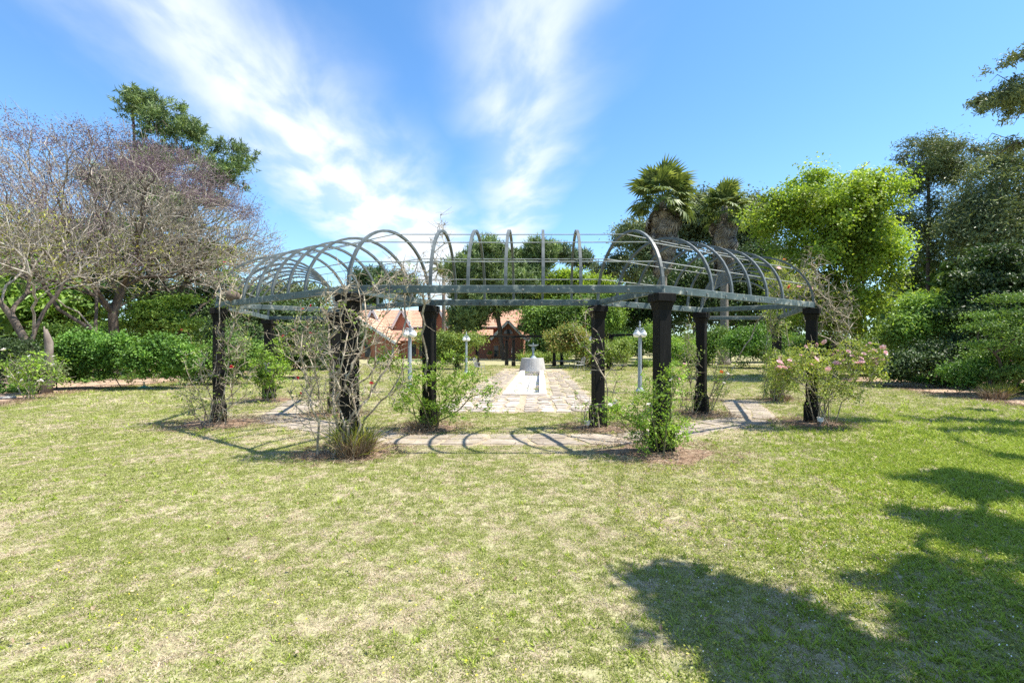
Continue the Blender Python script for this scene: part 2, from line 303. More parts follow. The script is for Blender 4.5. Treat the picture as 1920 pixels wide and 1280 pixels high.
# ---------------------------------------------------------------- plants: skeleton, tubes, leaves
def skeleton(roots, targets, step=0.5, kpath=0.25, jit=0.12, droop=0.0, back=1.0):
    """grow branches: every target is joined to the existing node that is near it and near the root. Returns pos, parent"""
    P = []; par = []; plen = []
    for path in roots:
        last = -1
        for p in path:
            p = np.asarray(p, float); P.append(p); par.append(last)
            plen.append(0 if last < 0 else plen[last]+np.linalg.norm(p-P[last])); last = len(P)-1
    cap = len(P)+len(targets)*40
    A = np.zeros((cap, 3)); A[:len(P)] = P; PL = np.zeros(cap); PL[:len(P)] = plen; n = len(P)
    root = A[0]
    order = np.argsort(np.linalg.norm(targets-A[n-1], axis=1)+rng.uniform(0, 0.5, len(targets)))
    for ti in order:
        t = targets[ti]; d = np.linalg.norm(A[:n]-t, axis=1)
        cost = d+kpath*PL[:n]; k = int(np.argmin(cost)); D = d[k]
        if D < 0.05: continue
        m = max(1, int(round(D/step))); m = min(m, 38)
        if n+m >= cap: break
        a = A[k].copy(); q = par[k]
        tan = (a-A[q]) if q >= 0 else np.array([0, 0, 1.0]); tan = tan/(np.linalg.norm(tan)+1e-9)*D*0.35
        prev = k
        for i in range(1, m+1):
            s = i/m
            p = a*(1-s)+t*s+tan*(s*(1-s)*1.2)
            if i < m: p = p+rng.normal(0, jit*D/m, 3)
            A[n] = p; par.append(prev); PL[n] = PL[prev]+np.linalg.norm(p-A[prev]); prev = n; n += 1
    return A[:n], par
def radii(par, r0, p=2.3, rmax=9):
    n = len(par); acc = np.zeros(n); kids = np.zeros(n, int)
    for i in range(n):
        if par[i] >= 0: kids[par[i]] += 1
    r = np.zeros(n)
    for i in range(n-1, -1, -1):
        r[i] = max(acc[i], r0**p)
        if par[i] >= 0: acc[par[i]] += r[i]
    return np.minimum(r**(1/p), rmax), kids
def chains(A, par, r):
    best = {}
    for i, q in enumerate(par):
        if q >= 0 and (q not in best or r[i] > r[best[q]]): best[q] = i
    ch = []
    for i, q in enumerate(par):
        if q < 0 or best[q] != i:
            c = [q] if q >= 0 else []; j = i
            while True:
                c.append(j)
                if j not in best: break
                j = best[j]
            rr = r[c].copy()
            if q >= 0: rr[0] = min(rr[0], r[i]*1.15)
            if len(c) > 1: ch.append((A[c], rr))
    return ch
def wood(A, par, r0, p=2.3, rmax=9, rmin_sides=0.05, mb=None, thick=None, tr=9):
    r, k = radii(par, r0, p, rmax); mb = mb or MB()
    for P, rr in chains(A, par, r):
        s = 9 if rr[0] > 0.12 else (6 if rr[0] > rmin_sides else (4 if rr[0] > rmin_sides*.35 else 3))
        rr = rr.copy(); rr[-1] *= 0.5
        (thick if (thick is not None and rr[0] > tr) else mb).tube(P, rr, s, cap=False)
    return mb, r
def unit(v): return v/(np.linalg.norm(v, axis=-1, keepdims=True)+1e-9)
def leafquads(C, N, ln, wd, D=None, fold=0.15):
    """diamond leaves centred at C with normals N"""
    n = len(C); N = unit(N)
    if D is None: D = rng.normal(size=(n, 3))
    D = unit(D-N*np.sum(D*N, 1)[:, None]); S = np.cross(N, D)
    ln = np.broadcast_to(ln, (n,))[:, None]; wd = np.broadcast_to(wd, (n,))[:, None]
    V = np.stack([C-D*ln/2, C+S*wd/2+N*wd*fold-D*ln*.06, C+D*ln/2-N*ln*.08, C-S*wd/2+N*wd*fold-D*ln*.06], 1).reshape(-1, 3)
    return V, np.arange(4*n).reshape(n, 4)
def clumps(blobs, n, shell=0.5, zmin=-9):
    if n > 60: blobs = lumpy(blobs)
    blobs = np.asarray(blobs, float); w = np.cbrt(blobs[:, 3]*blobs[:, 4]*blobs[:, 5])**2; w /= w.sum()
    out = []
    while len(out) < n:
        b = blobs[rng.choice(len(blobs), p=w)]; d = rng.normal(size=3); d /= np.linalg.norm(d)
        if d[2] < -0.3 and rng.random() < 0.45: continue
        rr = 1-(1-shell)*rng.random()**1.6
        wob = 1+0.22*mnoise.noise(Vector(tuple(d*2.1+b[:3]*0.37)))
        c = b[:3]+d*b[3:6]*rr*wob
        if c[2] < zmin: continue
        out.append(np.r_[c, d])
    return np.array(out)
def crown_mesh(blobs, nc, per, cr, ln, wd, shell=0.5, zmin=0.1, flat=0.6, up=0.7, droop=0.0):
    K = clumps(blobs, nc, shell, zmin); c = np.repeat(K[:, :3], per, 0); d = np.repeat(K[:, 3:], per, 0)
    sc_ = np.repeat(rng.uniform(0.6, 1.4, nc)*cr, per)[:, None]
    off = rng.normal(size=c.shape)*[1, 1, flat]*sc_*0.55
    C = c+off
    N = rng.normal(size=c.shape)*0.75+d*0.5+np.array([0, 0, up])
    D = rng.normal(size=c.shape)+d*0.6+np.array([0, 0, -droop])
    s = rng.uniform(0.65, 1.25, len(C))
    V, F = leafquads(C, N, ln*s, wd*s, D)
    V[:, 2] = np.maximum(V[:, 2], 0.02)
    rnd = np.clip(0.5*np.repeat(rng.random(nc), per)+0.5*rng.random(len(C)), 0, 1)
    return V, F, rnd, K
def ground_under(p): return np.array([p[0], p[1], 0.0])
def lumpy(bl, k=7, fr=.42):
    out = []
    for b in bl:
        b = np.array(b, float); out.append([*b[:3], *(b[3:6]*.72)])
        kk = max(3, int(k*min(2.0, max(.6, np.cbrt(b[3]*b[4]*b[5])/1.6))))
        for i in range(kk):
            v = unit(rng.normal(size=3)); v[2] = abs(v[2])*.9 if rng.random() < .6 else v[2]; f = fr*rng.uniform(.65, 1.25)
            out.append([*(b[:3]+v*b[3:6]*rng.uniform(.6, .95)), *(b[3:6]*f*rng.uniform(.8, 1.2))])
    return out
def pxblobs(lst, d, depth=None):
    """ellipses seen in the photograph, taken to distance d, as ellipsoids with real depth"""
    out = []
    for b in lst:
        cx, cy, rx, ry = b[:4]; dd = d+(b[4] if len(b) > 4 else 0); c = W(cx, cy, dd); s = dd/FPX
        out.append([*c, rx*s, (depth or max(rx, ry)*s*0.9), ry*s])
    return out
def tree(name, label, cat, group, base, blobs, leaf, bark, nc, per, cr, ln, wd, trunk=None, ntar=120, r0=0.02, p=2.3, shell=0.45, zmin=0.6, step=0.5, flat=0.6, up=0.7, droop=0.0, jit=0.12, rmax=0.6, part='crown'):
    base = np.array(base, float)
    t = thing(name, (base[0], base[1], 0), label, cat, group)
    V, F, rnd, K = crown_mesh(blobs, nc, per, cr, ln, wd, shell, zmin, flat, up, droop)
    me = npmesh(part, V-ORG[t.name], F, rnd); add(part, me, M[leaf], t)
    if trunk is None:
        zlo = min(b[2]-b[5] for b in blobs); top = np.mean([b[:3] for b in blobs], 0)
        h = max(0.5, zlo+0.3); trunk = [base, base*0.9+np.array([top[0], top[1], 0])*0.1+[0, 0, h*0.5], base*0.75+np.array([top[0], top[1], 0])*0.25+[0, 0, h]]
    sel = K[rng.choice(len(K), min(ntar, len(K)), replace=False), :3]
    bc = np.array([b[:3] for b in blobs]); near = bc[np.argmin(np.linalg.norm(sel[:, None]-bc[None], axis=2), 1)]
    tg = near+(sel-near)*0.88
    A, par = skeleton([trunk], tg, step, 0.25, jit)
    mb, r = wood(A, par, r0, p, rmax); mb.build('trunk', M[bark], t, smooth=True)
    return t
def pine(name, label, group, base, blobs, leaf, bark, ntuft, per, ln, wd, trunk=None, r0=0.03, rmax=0.3, step=0.8, shell=0.35):
    base = np.array(base, float); t = thing(name, (base[0], base[1], 0), label, 'tree', group)
    K = clumps(blobs, ntuft, shell, 0.8); c = np.repeat(K[:, :3], per, 0); d = np.repeat(K[:, 3:], per, 0)
    D = unit(rng.normal(size=c.shape)+d*0.5+np.array([0, 0, 0.9])); s = rng.uniform(.6, 1.2, len(c))
    tw = np.repeat(unit(K[:, 3:]*0.8+[0, 0, .9])*rng.uniform(-1, 1, (ntuft, 1))*0, per, 0)
    C = c+D*ln*0.5*s[:, None]+unit(d+[0, 0, .8])*rng.uniform(-.5, .6, (len(c), 1))*ln*1.3
    V, F = leafquads(C, rng.normal(size=c.shape), ln*s, wd*s, D, 0)
    rnd = np.clip(.5*np.repeat(rng.random(ntuft), per)+.5*rng.random(len(c)), 0, 1)
    add('crown', npmesh('crown', V-ORG[t.name], F, rnd), M[leaf], t)
    top = max(blobs, key=lambda b: b[2])
    if trunk is None: trunk = [base, base+(np.array([top[0], top[1], top[2]])-base)*.35, base+(np.array(top[:3])-base)*.7, np.array(top[:3])]
    tr = []
    for i in range(len(trunk)-1):
        a, b = np.array(trunk[i], float), np.array(trunk[i+1], float); m = 5
        for k in range(m): tr.append(a+(b-a)*k/m+rng.normal(0, .05, 3)*(k > 0))
    tr.append(np.array(trunk[-1], float))
    A, par = skeleton([tr], K[rng.choice(len(K), min(len(K), 220), replace=False), :3], step, 0.1, 0.08)
    mb, r = wood(A, par, r0, 2.1, rmax); mb.build('trunk', M[bark], t, smooth=True)
    return t
def bush(name, label, cat, group, blobs, leaf, nc, per, cr, ln, wd, bark='bark_dark', shell=0.4, ntar=60, r0=0.008, zmin=0.05, up=0.5, flat=0.8, base=None, part='foliage'):
    b0 = np.array(blobs[0][:3]); base = ground_under(b0) if base is None else np.array(base, float)
    t = thing(name, base, label, cat, group)
    V, F, rnd, K = crown_mesh(blobs, nc, per, cr, ln, wd, shell, zmin, flat, up)
    add(part, npmesh(part, V-ORG[t.name], F, rnd), M[leaf], t)
    sel = K[rng.choice(len(K), min(ntar, len(K)), replace=False), :3]
    roots = []
    for b in blobs:
        for k in range(2): roots.append([np.array([b[0]+rng.normal(0, .12), b[1]+rng.normal(0, .12), 0.0]), np.array([b[0]+rng.normal(0, .2), b[1]+rng.normal(0, .2), 0.2])])
    A, par = skeleton(roots, sel, 0.3, 0.15, 0.12)
    mb, r = wood(A, par, r0, 2.2, 0.08); mb.build('stems', M[bark], t)
    return t
# ---- rose blossoms: one mesh of overlapping petals per colour
def blossom_mesh(matk, r):
    Vs = []; Fs = []; n = 0; rn = []
    for ring, (cnt, tilt, sz) in enumerate(((6, 0.35, 1.0), (5, 0.8, .8), (4, 1.2, .55))):
        for k in range(cnt):
            a = 2*math.pi*k/cnt+ring*.5; d = np.array([math.cos(a), math.sin(a), 0]); s = np.array([-math.sin(a), math.cos(a), 0])
            o = d*math.cos(tilt)+np.array([0, 0, math.sin(tilt)]); L_ = r*sz; w = r*.62*sz
            P = [d*.05*r, d*.1*r+o*L_*.45+s*w*.55, o*L_*.9+s*w*.5, o*L_+np.array([0, 0, .1*r]), o*L_*.9-s*w*.5, d*.1*r+o*L_*.45-s*w*.55]
            Vs += P; Fs.append([n+i for i in range(6)]); n += 6; rn.append(random.random())
    me = npmesh('blossom', np.array(Vs), np.array(Fs), rn); me.materials.append(M[matk]); return me
BL = {}
def blossom(matk, r, parent, p, cup=0.5):
    key = (matk, round(r, 3))
    if key not in BL: BL[key] = blossom_mesh(matk, r)
    o = link(bpy.data.objects.new('blossom', BL[key]), parent, p)
    o.rotation_euler = (rng.normal(0, .5)+0.35, rng.normal(0, .5), rng.uniform(0, 6)); return o
def rose(label, group, base, blobs, leaf, nstem, r0, nleaf, ln, canes=7, spread=0.25, rmx=.013, cane='cane', flowers=None, leafzone=0.0, name='rose_bush', twig=0, kpath=0.5, step=0.22, jit=.10, up=.6):
    """woody rose: canes from the ground to targets in the blobs, leaflets along the outer wood, single blossoms"""
    base = np.array(base, float); base[2] = 0; t = thing(name, base, label, 'rose bush', group)
    bl = np.asarray(blobs, float); w = np.cbrt(bl[:, 3]*bl[:, 4]*bl[:, 5])**1.5; w /= w.sum(); T = []
    while len(T) < nstem:
        b = bl[rng.choice(len(bl), p=w)]; d = unit(rng.normal(size=3)); q = b[:3]+d*b[3:6]*rng.random()**.5
        if q[2] > .12: T.append(q)
    roots = []
    for k in range(canes):
        a = rng.uniform(0, 6.28); rr = rng.uniform(.05, spread); p0 = base+[rr*math.cos(a), rr*math.sin(a), 0]
        tgt = T[rng.integers(len(T))]; dirn = unit((tgt-p0)*[1, 1, .6]+[0, 0, .5])
        roots.append([p0, p0+dirn*.15+[0, 0, .05], p0+dirn*.38+[0, 0, .14]])
    A, par = skeleton(roots, np.array(T), step, kpath, jit)
    mb, r = wood(A, par, r0, 2.7, rmx, 0.02)
    # thorny side twigs
    for k in range(twig):
        i = rng.integers(1, len(A)); d = unit(rng.normal(size=3)+[0, 0, .4]); Ln = rng.uniform(.06, .28)
        mid = A[i]+d*Ln*.5+rng.normal(0, .02, 3); mb.tube([A[i], mid, A[i]+d*Ln], [r0*.9, r0*.7, r0*.35], 3, cap=False)
    mb.build('canes', M[cane], t)
    if nleaf:
        cand = np.where((r < r0*2.2) & (A[:, 2] > leafzone))[0]
        cand = cand if len(cand) else np.arange(len(A))
        n5 = nleaf//4; ids = cand[rng.integers(0, len(cand), n5)]
        c = A[ids]+rng.normal(0, .045, (n5, 3)); C = np.repeat(c, 4, 0)+rng.normal(0, ln*.75, (n5*4, 3))*[1, 1, .5]
        N = np.repeat(rng.normal(size=(n5, 3))*.8, 4, 0)+rng.normal(size=(n5*4, 3))*.35+[0, 0, up]; s = rng.uniform(.7, 1.25, n5*4)
        V, F = leafquads(C, N, ln*s, ln*.62*s)
        rnd = np.clip(.5*np.repeat(rng.random(n5), 4)+.5*rng.random(n5*4), 0, 1)
        add('leaves', npmesh('leaves', V-ORG[t.name], F, rnd), M[leaf], t)
    if flowers:
        for mk, n, fr, zl in flowers:
            cand = [i for i in range(len(A)) if r[i] <= r0*1.3 and A[i, 2] > zl] or list(range(len(A)))
            for k in range(n):
                i = cand[rng.integers(len(cand))]; blossom(mk, fr*rng.choice([.85, 1, 1.15]), t, A[i]+rng.normal(0, .02, 3)+[0, -.10, .06])
    return t
# ================================================================= SETTING: ground
PC = np.array([0.0, 14.55]); RO, RI = 7.64, 5.33; APM = (RO+RI)/2*math.cos(R(18))
CH_X, CH_Y0, CH_Y1 = 0.47, 16.3, 31.6            # inner half width and ends of the sunken channel
# lawn sheet with a hole for the channel
xs = [-400, -60, -CH_X-.24, CH_X+.24, 60, 400]; ys = [-60, 0, CH_Y0-.22, CH_Y1, 90, 500]
V = [(x, y, 0) for y in ys for x in xs]; F = []
for j in range(5):
    for i in range(5):
        if i == 2 and j == 2: continue
        F.append((j*6+i, j*6+i+1, j*6+i+7, j*6+i+6))
m, t_, o_ = newmat('lawn_soil_and_thatch'); p_ = pos(t_)
big = nnoise(t_, p_, 0.55, 5, 0.6); fine = nnoise(t_, p_, 14, 6, 0.7); mid_ = nnoise(t_, p_, 2.6, 5, 0.65)
c1 = ramp(t_, fine, [(0.3, (0.15, 0.115, 0.08)), (0.5, (0.33, 0.275, 0.19)), (0.72, (0.50, 0.43, 0.32))])
c2 = ramp(t_, fine, [(0.3, (0.12, 0.13, 0.05)), (0.5, (0.25, 0.27, 0.11)), (0.75, (0.40, 0.40, 0.20))])
f_ = t_.nodes.new('ShaderNodeMapRange'); f_.inputs['From Min'].default_value = 0.25; f_.inputs['From Max'].default_value = 0.75
t_.links.new(mid_, f_.inputs['Value'])
c3 = mixc(t_, f_.outputs[0], c1, c2)
b_ = t_.nodes.new('ShaderNodeBsdfPrincipled'); b_.inputs['Roughness'].default_value = 1; b_.inputs['Specular IOR Level'].default_value = 0.1
t_.links.new(c3, b_.inputs['Base Color'])
bn_ = t_.nodes.new('ShaderNodeBump'); bn_.inputs['Strength'].default_value = 0.7; bn_.inputs['Distance'].default_value = 0.03; t_.links.new(nnoise(t_, p_, 22, 5, 0.7), bn_.inputs['Height']); t_.links.new(bn_.outputs[0], b_.inputs['Normal'])
t_.links.new(b_.outputs[0], o_.inputs[0]); M['lawn'] = m
tag(add('lawn', npmesh('lawn', np.array(V, float), np.array(F)), m), kind='structure')

# ---- garden path: joint earth sheet + separate flagstones
def sheet(name, poly, mat, z, kind='structure', parent=None):
    mb = MB(); poly = np.asarray(poly, float); mb.put(np.c_[poly[:, :2], np.full(len(poly), z)], [tuple(range(len(poly)))]); o = mb.build(name, M[mat], parent)
    if kind: tag(o, kind=kind)
    return o
def wob(poly, amp=.08, per=.5):
    out = []; n = len(poly)
    for i in range(n):
        a = np.array(poly[i][:2], float); b = np.array(poly[(i+1) % n][:2], float); m_ = max(1, int(np.linalg.norm(b-a)/per)); nr = np.array([-(b-a)[1], (b-a)[0]])/np.linalg.norm(b-a)
        for k in range(m_):
            out.append(a+(b-a)*k/m_+nr*rng.normal(0, amp)*(1 if k else .4))
    return out
PW = 2.2
gp = MB()
L_edge = wob([(-PW, 11.7), (-PW, 34)], .07)[:34]
def strip(x0, x1, y0, y1, z=.004):
    n = int((y1-y0)/.4)+1
    for i in range(n):
        a = y0+(y1-y0)*i/n; b = y0+(y1-y0)*(i+1)/n
        e = lambda x, y: x+(0.08*mnoise.noise(Vector((y*1.3, x, 0)))*2 if abs(x) > 1 else 0)
        gp.put([(e(x0, a), a, z), (e(x1, a), a, z), (e(x1, b), b, z), (e(x0, b), b, z)], [(0, 1, 2, 3)])
strip(-PW, PW, 11.7, CH_Y0-.22); strip(-PW, -CH_X-.24, CH_Y0-.22, CH_Y1); strip(CH_X+.24, PW, CH_Y0-.22, CH_Y1); strip(-PW-1.6, PW+1.6, CH_Y1, 35.5)
path = gp.build('garden_path', M['pathdirt']); tag(path, kind='structure')
ORG[path.name] = np.zeros(3)
def lattice_stones(x0, x1, y0, y1, nx, ny, parent, mat, name, z0=.004, z1=.022, jx=.30, jy=.34, gap=.17, skip=.05, fn=None):
    L_ = {}
    for j in range(ny+1):
        for i in range(nx+1):
            ex = (0 < i < nx); ey = (0 < j < ny)
            L_[i, j] = np.array([x0+(x1-x0)*(i+(rng.uniform(-jx, jx) if ex else rng.uniform(-.05, .05)))/nx, y0+(y1-y0)*(j+(rng.uniform(-jy, jy) if ey else 0))/ny])
    for j in range(ny):
        for i in range(nx):
            if rng.random() < skip: continue
            q = [L_[i, j], L_[i+1, j], L_[i+1, j+1], L_[i, j+1]]; c = np.mean(q, 0); pl = []
            for k in range(4):
                a, b = q[k], q[(k+1) % 4]; ca = c+(a-c)*(1-gap*rng.uniform(.6, 1.9)); cbb = c+(b-c)*(1-gap)
                cut = rng.uniform(.08, .22); pl.append(ca+(cbb-ca)*cut*.6); pl.append(ca+(cbb-ca)*.5+(c-(ca+cbb)/2)*rng.uniform(-.02, .07)); 
                if rng.random() < .7: pl.append(ca+(cbb-ca)*(1-cut))
            pl = np.array(pl)
            if fn is not None: pl = np.array([fn(*v) for v in pl])
            MB().prism(pl, z0, z1+rng.uniform(-.004, .006), .02).build(name, M[mat], parent)
lattice_stones(-2.1, -.06, 11.8, CH_Y0-.35, 5, 9, path, 'stone', 'flagstone')
lattice_stones(.06, 2.1, 11.8, CH_Y0-.35, 5, 9, path, 'stone', 'flagstone')
lattice_stones(-2.1, -CH_X-.42, CH_Y0-.3, CH_Y1, 3, 24, path, 'slab', 'flagstone', skip=.14)
lattice_stones(CH_X+.42, 2.1, CH_Y0-.3, CH_Y1, 3, 24, path, 'slab', 'flagstone', skip=.14)

# ---- sunken channel
ch = thing('pebble_channel', (0, CH_Y0, 0), 'long sunken stone channel of white pebbles in the flagstone path', 'water channel')
zf = -.36
MB().box((0, (CH_Y0+CH_Y1)/2, zf-.05), (2*CH_X+.4, CH_Y1-CH_Y0+.4, .1)).build('channel_floor', M['white_liner'], ch)
for s in (-1, 1):
    MB().box((s*(CH_X+.05), (CH_Y0+CH_Y1)/2, (zf-.02)/2-.012), (.1, CH_Y1-CH_Y0+.2, -zf+.02)).build('channel_wall', M['white_liner'], ch)
MB().box((0, CH_Y0-.05, zf/2-.012), (2*CH_X, .1, -zf+.02)).build('channel_wall', M['white_liner'], ch)
nk = 18
for s in (-1, 1):
    for k in range(nk):
        a = CH_Y0+(CH_Y1-CH_Y0)*k/nk; b = CH_Y0+(CH_Y1-CH_Y0)*(k+1)/nk
        MB().bevbox((s*(CH_X+.135), (a+b)/2, .028), (.27+rng.uniform(-.02, .02), b-a-.015, .075), None, .012).build('rim_stone', M['kerb'], ch)
for k in range(3):
    MB().bevbox(((k-1)*.5, CH_Y0-.12, .024), (.485, .24, .06), None, .012).build('rim_stone', M['kerb'], ch)
MB().tube([(0.02, CH_Y0+.1, zf+.16), (0.0, 24, zf+.17), (.03, CH_Y1-.5, zf+.16)], .022, 8).build('water_pipe', M['greymetal'], ch)
n = 9000
yy = CH_Y0+(CH_Y1-CH_Y0)*rng.random(n)**1.3; xx = rng.uniform(-CH_X+.03, CH_X-.03, n); zz = zf+.02+rng.random(n)*.06+.03*np.abs(xx)/CH_X; rr = rng.uniform(.014, .034, n)
oc = np.array([[1, 0, 0], [-1, 0, 0], [0, 1, 0], [0, -1, 0], [0, 0, .65], [0, 0, -.65]], float)
fo = np.array([[0, 2, 4], [2, 1, 4], [1, 3, 4], [3, 0, 4], [2, 0, 5], [1, 2, 5], [3, 1, 5], [0, 3, 5]])
ang = rng.uniform(0, 6.28, n); ca, sa = np.cos(ang)[:, None], np.sin(ang)[:, None]
P = oc[None]*np.stack([rr*rng.uniform(.7, 1.4, n), rr, rr], 1)[:, None, :]
P = np.stack([P[..., 0]*ca-P[..., 1]*sa, P[..., 0]*sa+P[..., 1]*ca, P[..., 2]], -1)+np.stack([xx, yy, zz], 1)[:, None, :]
pb = add('pebbles', npmesh('pebbles', P.reshape(-1, 3)-ORG[ch.name], (fo[None]+np.arange(n)[:, None, None]*6).reshape(-1, 3)), M['pebble'], ch); pb['kind'] = 'stuff'

# ---- concrete basin and the pedestal fountain standing on it
bs = thing('fountain_basin', (0, 32.2, 0), 'round grey concrete basin at the head of the pebble channel', 'fountain basin')
MB().lathe((0, 32.3, 0), [(.86, -.36), (.88, 0), (.74, .84), (.70, .86), (.62, .86), (.60, .78), (.02, .76)], 32).build('tub', M['concrete'], bs, smooth=False)
ft = thing('pedestal_fountain', (0.05, 32.3, .76), 'slim blue-grey pedestal fountain bowl standing on the concrete basin', 'fountain')
MB().lathe((.05, 32.3, .76), [(.26, 0), (.27, .08), (.2, .14), (.14, .2), (.11, .24)], 16).build('base', M['bronze'], ft, True)
MB().lathe((.05, 32.3, 1.0), [(.10, 0), (.07, .08), (.065, .3), (.1, .45), (.13, .5), (.08, .56), (.06, .62)], 12).build('stem', M['bronze'], ft, True)
MB().lathe((.05, 32.3, 1.60), [(.07, 0), (.24, .05), (.35, .12), (.37, .15), (.33, .14), (.18, .09), (.02, .09)], 20).build('bowl', M['bronze'], ft, True)
MB().lathe((.05, 32.3, 1.68), [(.03, 0), (.045, .06), (.02, .12), (.01, .2)], 8).build('finial', M['bronze'], ft, True)

# ---- ring path of long slabs under the pergola
def side_pts(k):
    """corner angles of pergola side k (0..4)"""
    return R(-90+36*k), R(-54+36*k)
def PV(a, rho, C=PC, flip=1): return np.array([C[0]+rho*math.sin(a), C[1]-flip*rho*math.cos(a)])
rp = MB(); ringpoly = []
rin, rout = 5.95, 7.05
for k in range(5):
    a0, a1 = side_pts(k); q = [PV(a0, rin), PV(a0, rout), PV(a1, rout), PV(a1, rin)]
    rp.put([(*v, .004) for v in q], [(3, 2, 1, 0)] if False else [(0, 1, 2, 3)])
ring = rp.build('ring_path', M['pathdirt']); tag(ring, kind='structure'); ORG[ring.name] = np.zeros(3)
for k in range(5):
    a0, a1 = side_pts(k); p00, p01, p10, p11 = PV(a0, rin+.02), PV(a0, rout-.02), PV(a1, rin+.02), PV(a1, rout-.02)
    fn = lambda u, v, p00=p00, p01=p01, p10=p10, p11=p11: (p00*(1-u)+p10*u)*(1-v)+(p01*(1-u)+p11*u)*v
    lattice_stones(0.01, .99, 0.02, .98, 5, 2, ring, 'slab', 'paving_slab', jx=.22, jy=.2, gap=.065, skip=.08, z1=.016, fn=fn)

# ================================================================= pergola
ZB0, ZB1 = 2.405, 2.52
def build_column(parent, x, y, ang, full=True):
    rot = rotz(ang); h = 2.395
    c = MB().bevbox((x, y, (.44+2.16)/2), (.205, .205, 2.16-.44+.02), rot, .01).build('column', M['column'], parent)
    if full:
        MB().box((x, y, .2), (.275, .275, .40), rot).box((x, y, .435), (.275, .275, .07), rot, .78).build('plinth', M['column'], c)
        MB().box((x, y, 2.205), (.205, .205, .12), rot, 1.28).bevbox((x, y, 2.335), (.305, .305, .125), rot, .008).build('column_cap', M['column'], c)
    else:
        MB().box((x, y, .2), (.27, .27, .42), rot).build('plinth', M['column'], c)
        MB().box((x, y, 2.32), (.30, .30, .14), rot).build('column_cap', M['column'], c)
    return c
def build_pergola(root, C, flip, arches=True, nbay=5):
    ca = [R(-90+36*k) for k in range(6)]; TH = [R(v) for v in (22.5, 46, 69, 90, 111, 134, 157.5)]
    for a in ca:
        for rho in (RO-.03, RI+.0):
            x, y = PV(a, rho, C, flip); build_column(root, x, y, a*flip, arches)
    for k in range(5):
        for rho, nm in ((RO, 'outer_beam'), (RI, 'inner_beam')):
            p, q = PV(ca[k], rho, C, flip), PV(ca[k+1], rho, C, flip); e = (q-p)/np.linalg.norm(q-p)
            b = MB().beam((*(p-e*.012), (ZB0+ZB1)/2), (*(q+e*.012), (ZB0+ZB1)/2), .06, ZB1-ZB0).build(nm, M['beam' if arches else 'column'], root)
            if arches:
                mb = MB(); nrm = np.array([e[1], -e[0]]); nrm = nrm if np.dot(nrm, p-C) > 0 else -nrm
                for i in range(1, 9):
                    s = p+(q-p)*i/9; mb.beam((*(s+nrm*.028), (ZB0+ZB1)/2-.01), (*(s+nrm*.045), (ZB0+ZB1)/2-.01), .028, .028, .004)
                mb.build('bolts', M['bolt'], b)['kind'] = 'stuff'
    for i, a in enumerate(ca):
        p, q = PV(a, RO-.035, C, flip), PV(a, RI+.035, C, flip)
        dz = .003 if i not in (0, 5) else .002
        MB().beam((*p, (ZB0+ZB1)/2-dz), (*q, (ZB0+ZB1)/2-dz), .055, ZB1-ZB0-.012).build('cross_beam', M['beam' if arches else 'column'], root)
    if not arches: return
    def arch(cxy, u, half):
        """semicircular flat bar across the walk: u = outward unit vector"""
        n = 22; tn = np.array([-u[1], u[0]]); th = [0]+[math.pi*i/n for i in range(n+1)]+[math.pi]
        w, d = .023, .020; V = []; F = []; rin_, rou_ = half-d, half+d
        pts = [(half, ZB0+.005-2.5)]+[(half*math.cos(math.pi*i/n), (1.07)*math.sin(math.pi*i/n)) for i in range(n+1)]+[(-half, ZB0+.005-2.5)]
        for i, (a_, z_) in enumerate(pts):
            if i == 0: dr = (1, 0)
            elif i == len(pts)-1: dr = (-1, 0)
            else: t_ = math.pi*(i-1)/n; dr = (math.cos(t_), math.sin(t_))
            for sr, st in ((-1, -1), (1, -1), (1, 1), (-1, 1)):
                o = cxy+u*(a_+dr[0]*d*sr)+tn*w*st; V.append((o[0], o[1], 2.5+z_+dr[1]*d*sr))
        m_ = len(pts)
        for i in range(m_-1):
            for k in range(4): F.append((i*4+k, i*4+(k+1) % 4, i*4+4+(k+1) % 4, i*4+4+k))
        F += [(3, 2, 1, 0), tuple((m_-1)*4+k for k in range(4))]
        mb = MB(); mb.put(V, F); mb.build('arch', M['arch'], root)
    rm, rw = (RO+RI)/2, (RO-RI)/2
    for i, a in enumerate(ca):
        arch(PV(a, rm), (PV(a, 2)-PV(a, 1)), rw-.0)
    for k in range(5):
        am = (ca[k]+ca[k+1])/2; u = PV(am, 2)-PV(am, 1); tn = np.array([-u[1], u[0]]); mid = PV(am, APM)
        for j in range(-2, 3): arch(mid+tn*j*.565, u, rw*math.cos(R(18)))
        for th in TH:
            if th in (TH[2], TH[4]): continue
            def rp_(a): return (*PV(a, rm+(rw-.03)*math.cos(th)), 2.5+1.04*math.sin(th))
            p, q = np.array(rp_(ca[k])), np.array(rp_(ca[k+1])); md = (p+q)/2-[0, 0, rng.uniform(.0, .012)]
            MB().tube([p, (p+md)/2, md, (md+q)/2, q], .0085, 6).build('rod', M['rod'], root)
pg = thing('rose_pergola', (0, PC[1], 0), 'vaulted grey steel rose pergola on black timber columns curving round the path', 'pergola')
build_pergola(pg, PC, 1)
# conduit box on the far left column of this pergola
jb = MB(); jx, jy = PV(R(-90), RO-.03)
jb.bevbox((jx+.06, jy-.14, .98), (.26, .09, .30), None, .012).build('meter_box', M['greymetal'], pg)
C2 = np.array([0.0, 34.2])
pg2 = thing('far_pergola', (0, C2[1], 0), 'low dark timber pergola without arches beyond the round basin', 'pergola')
build_pergola(pg2, C2, -1, False)
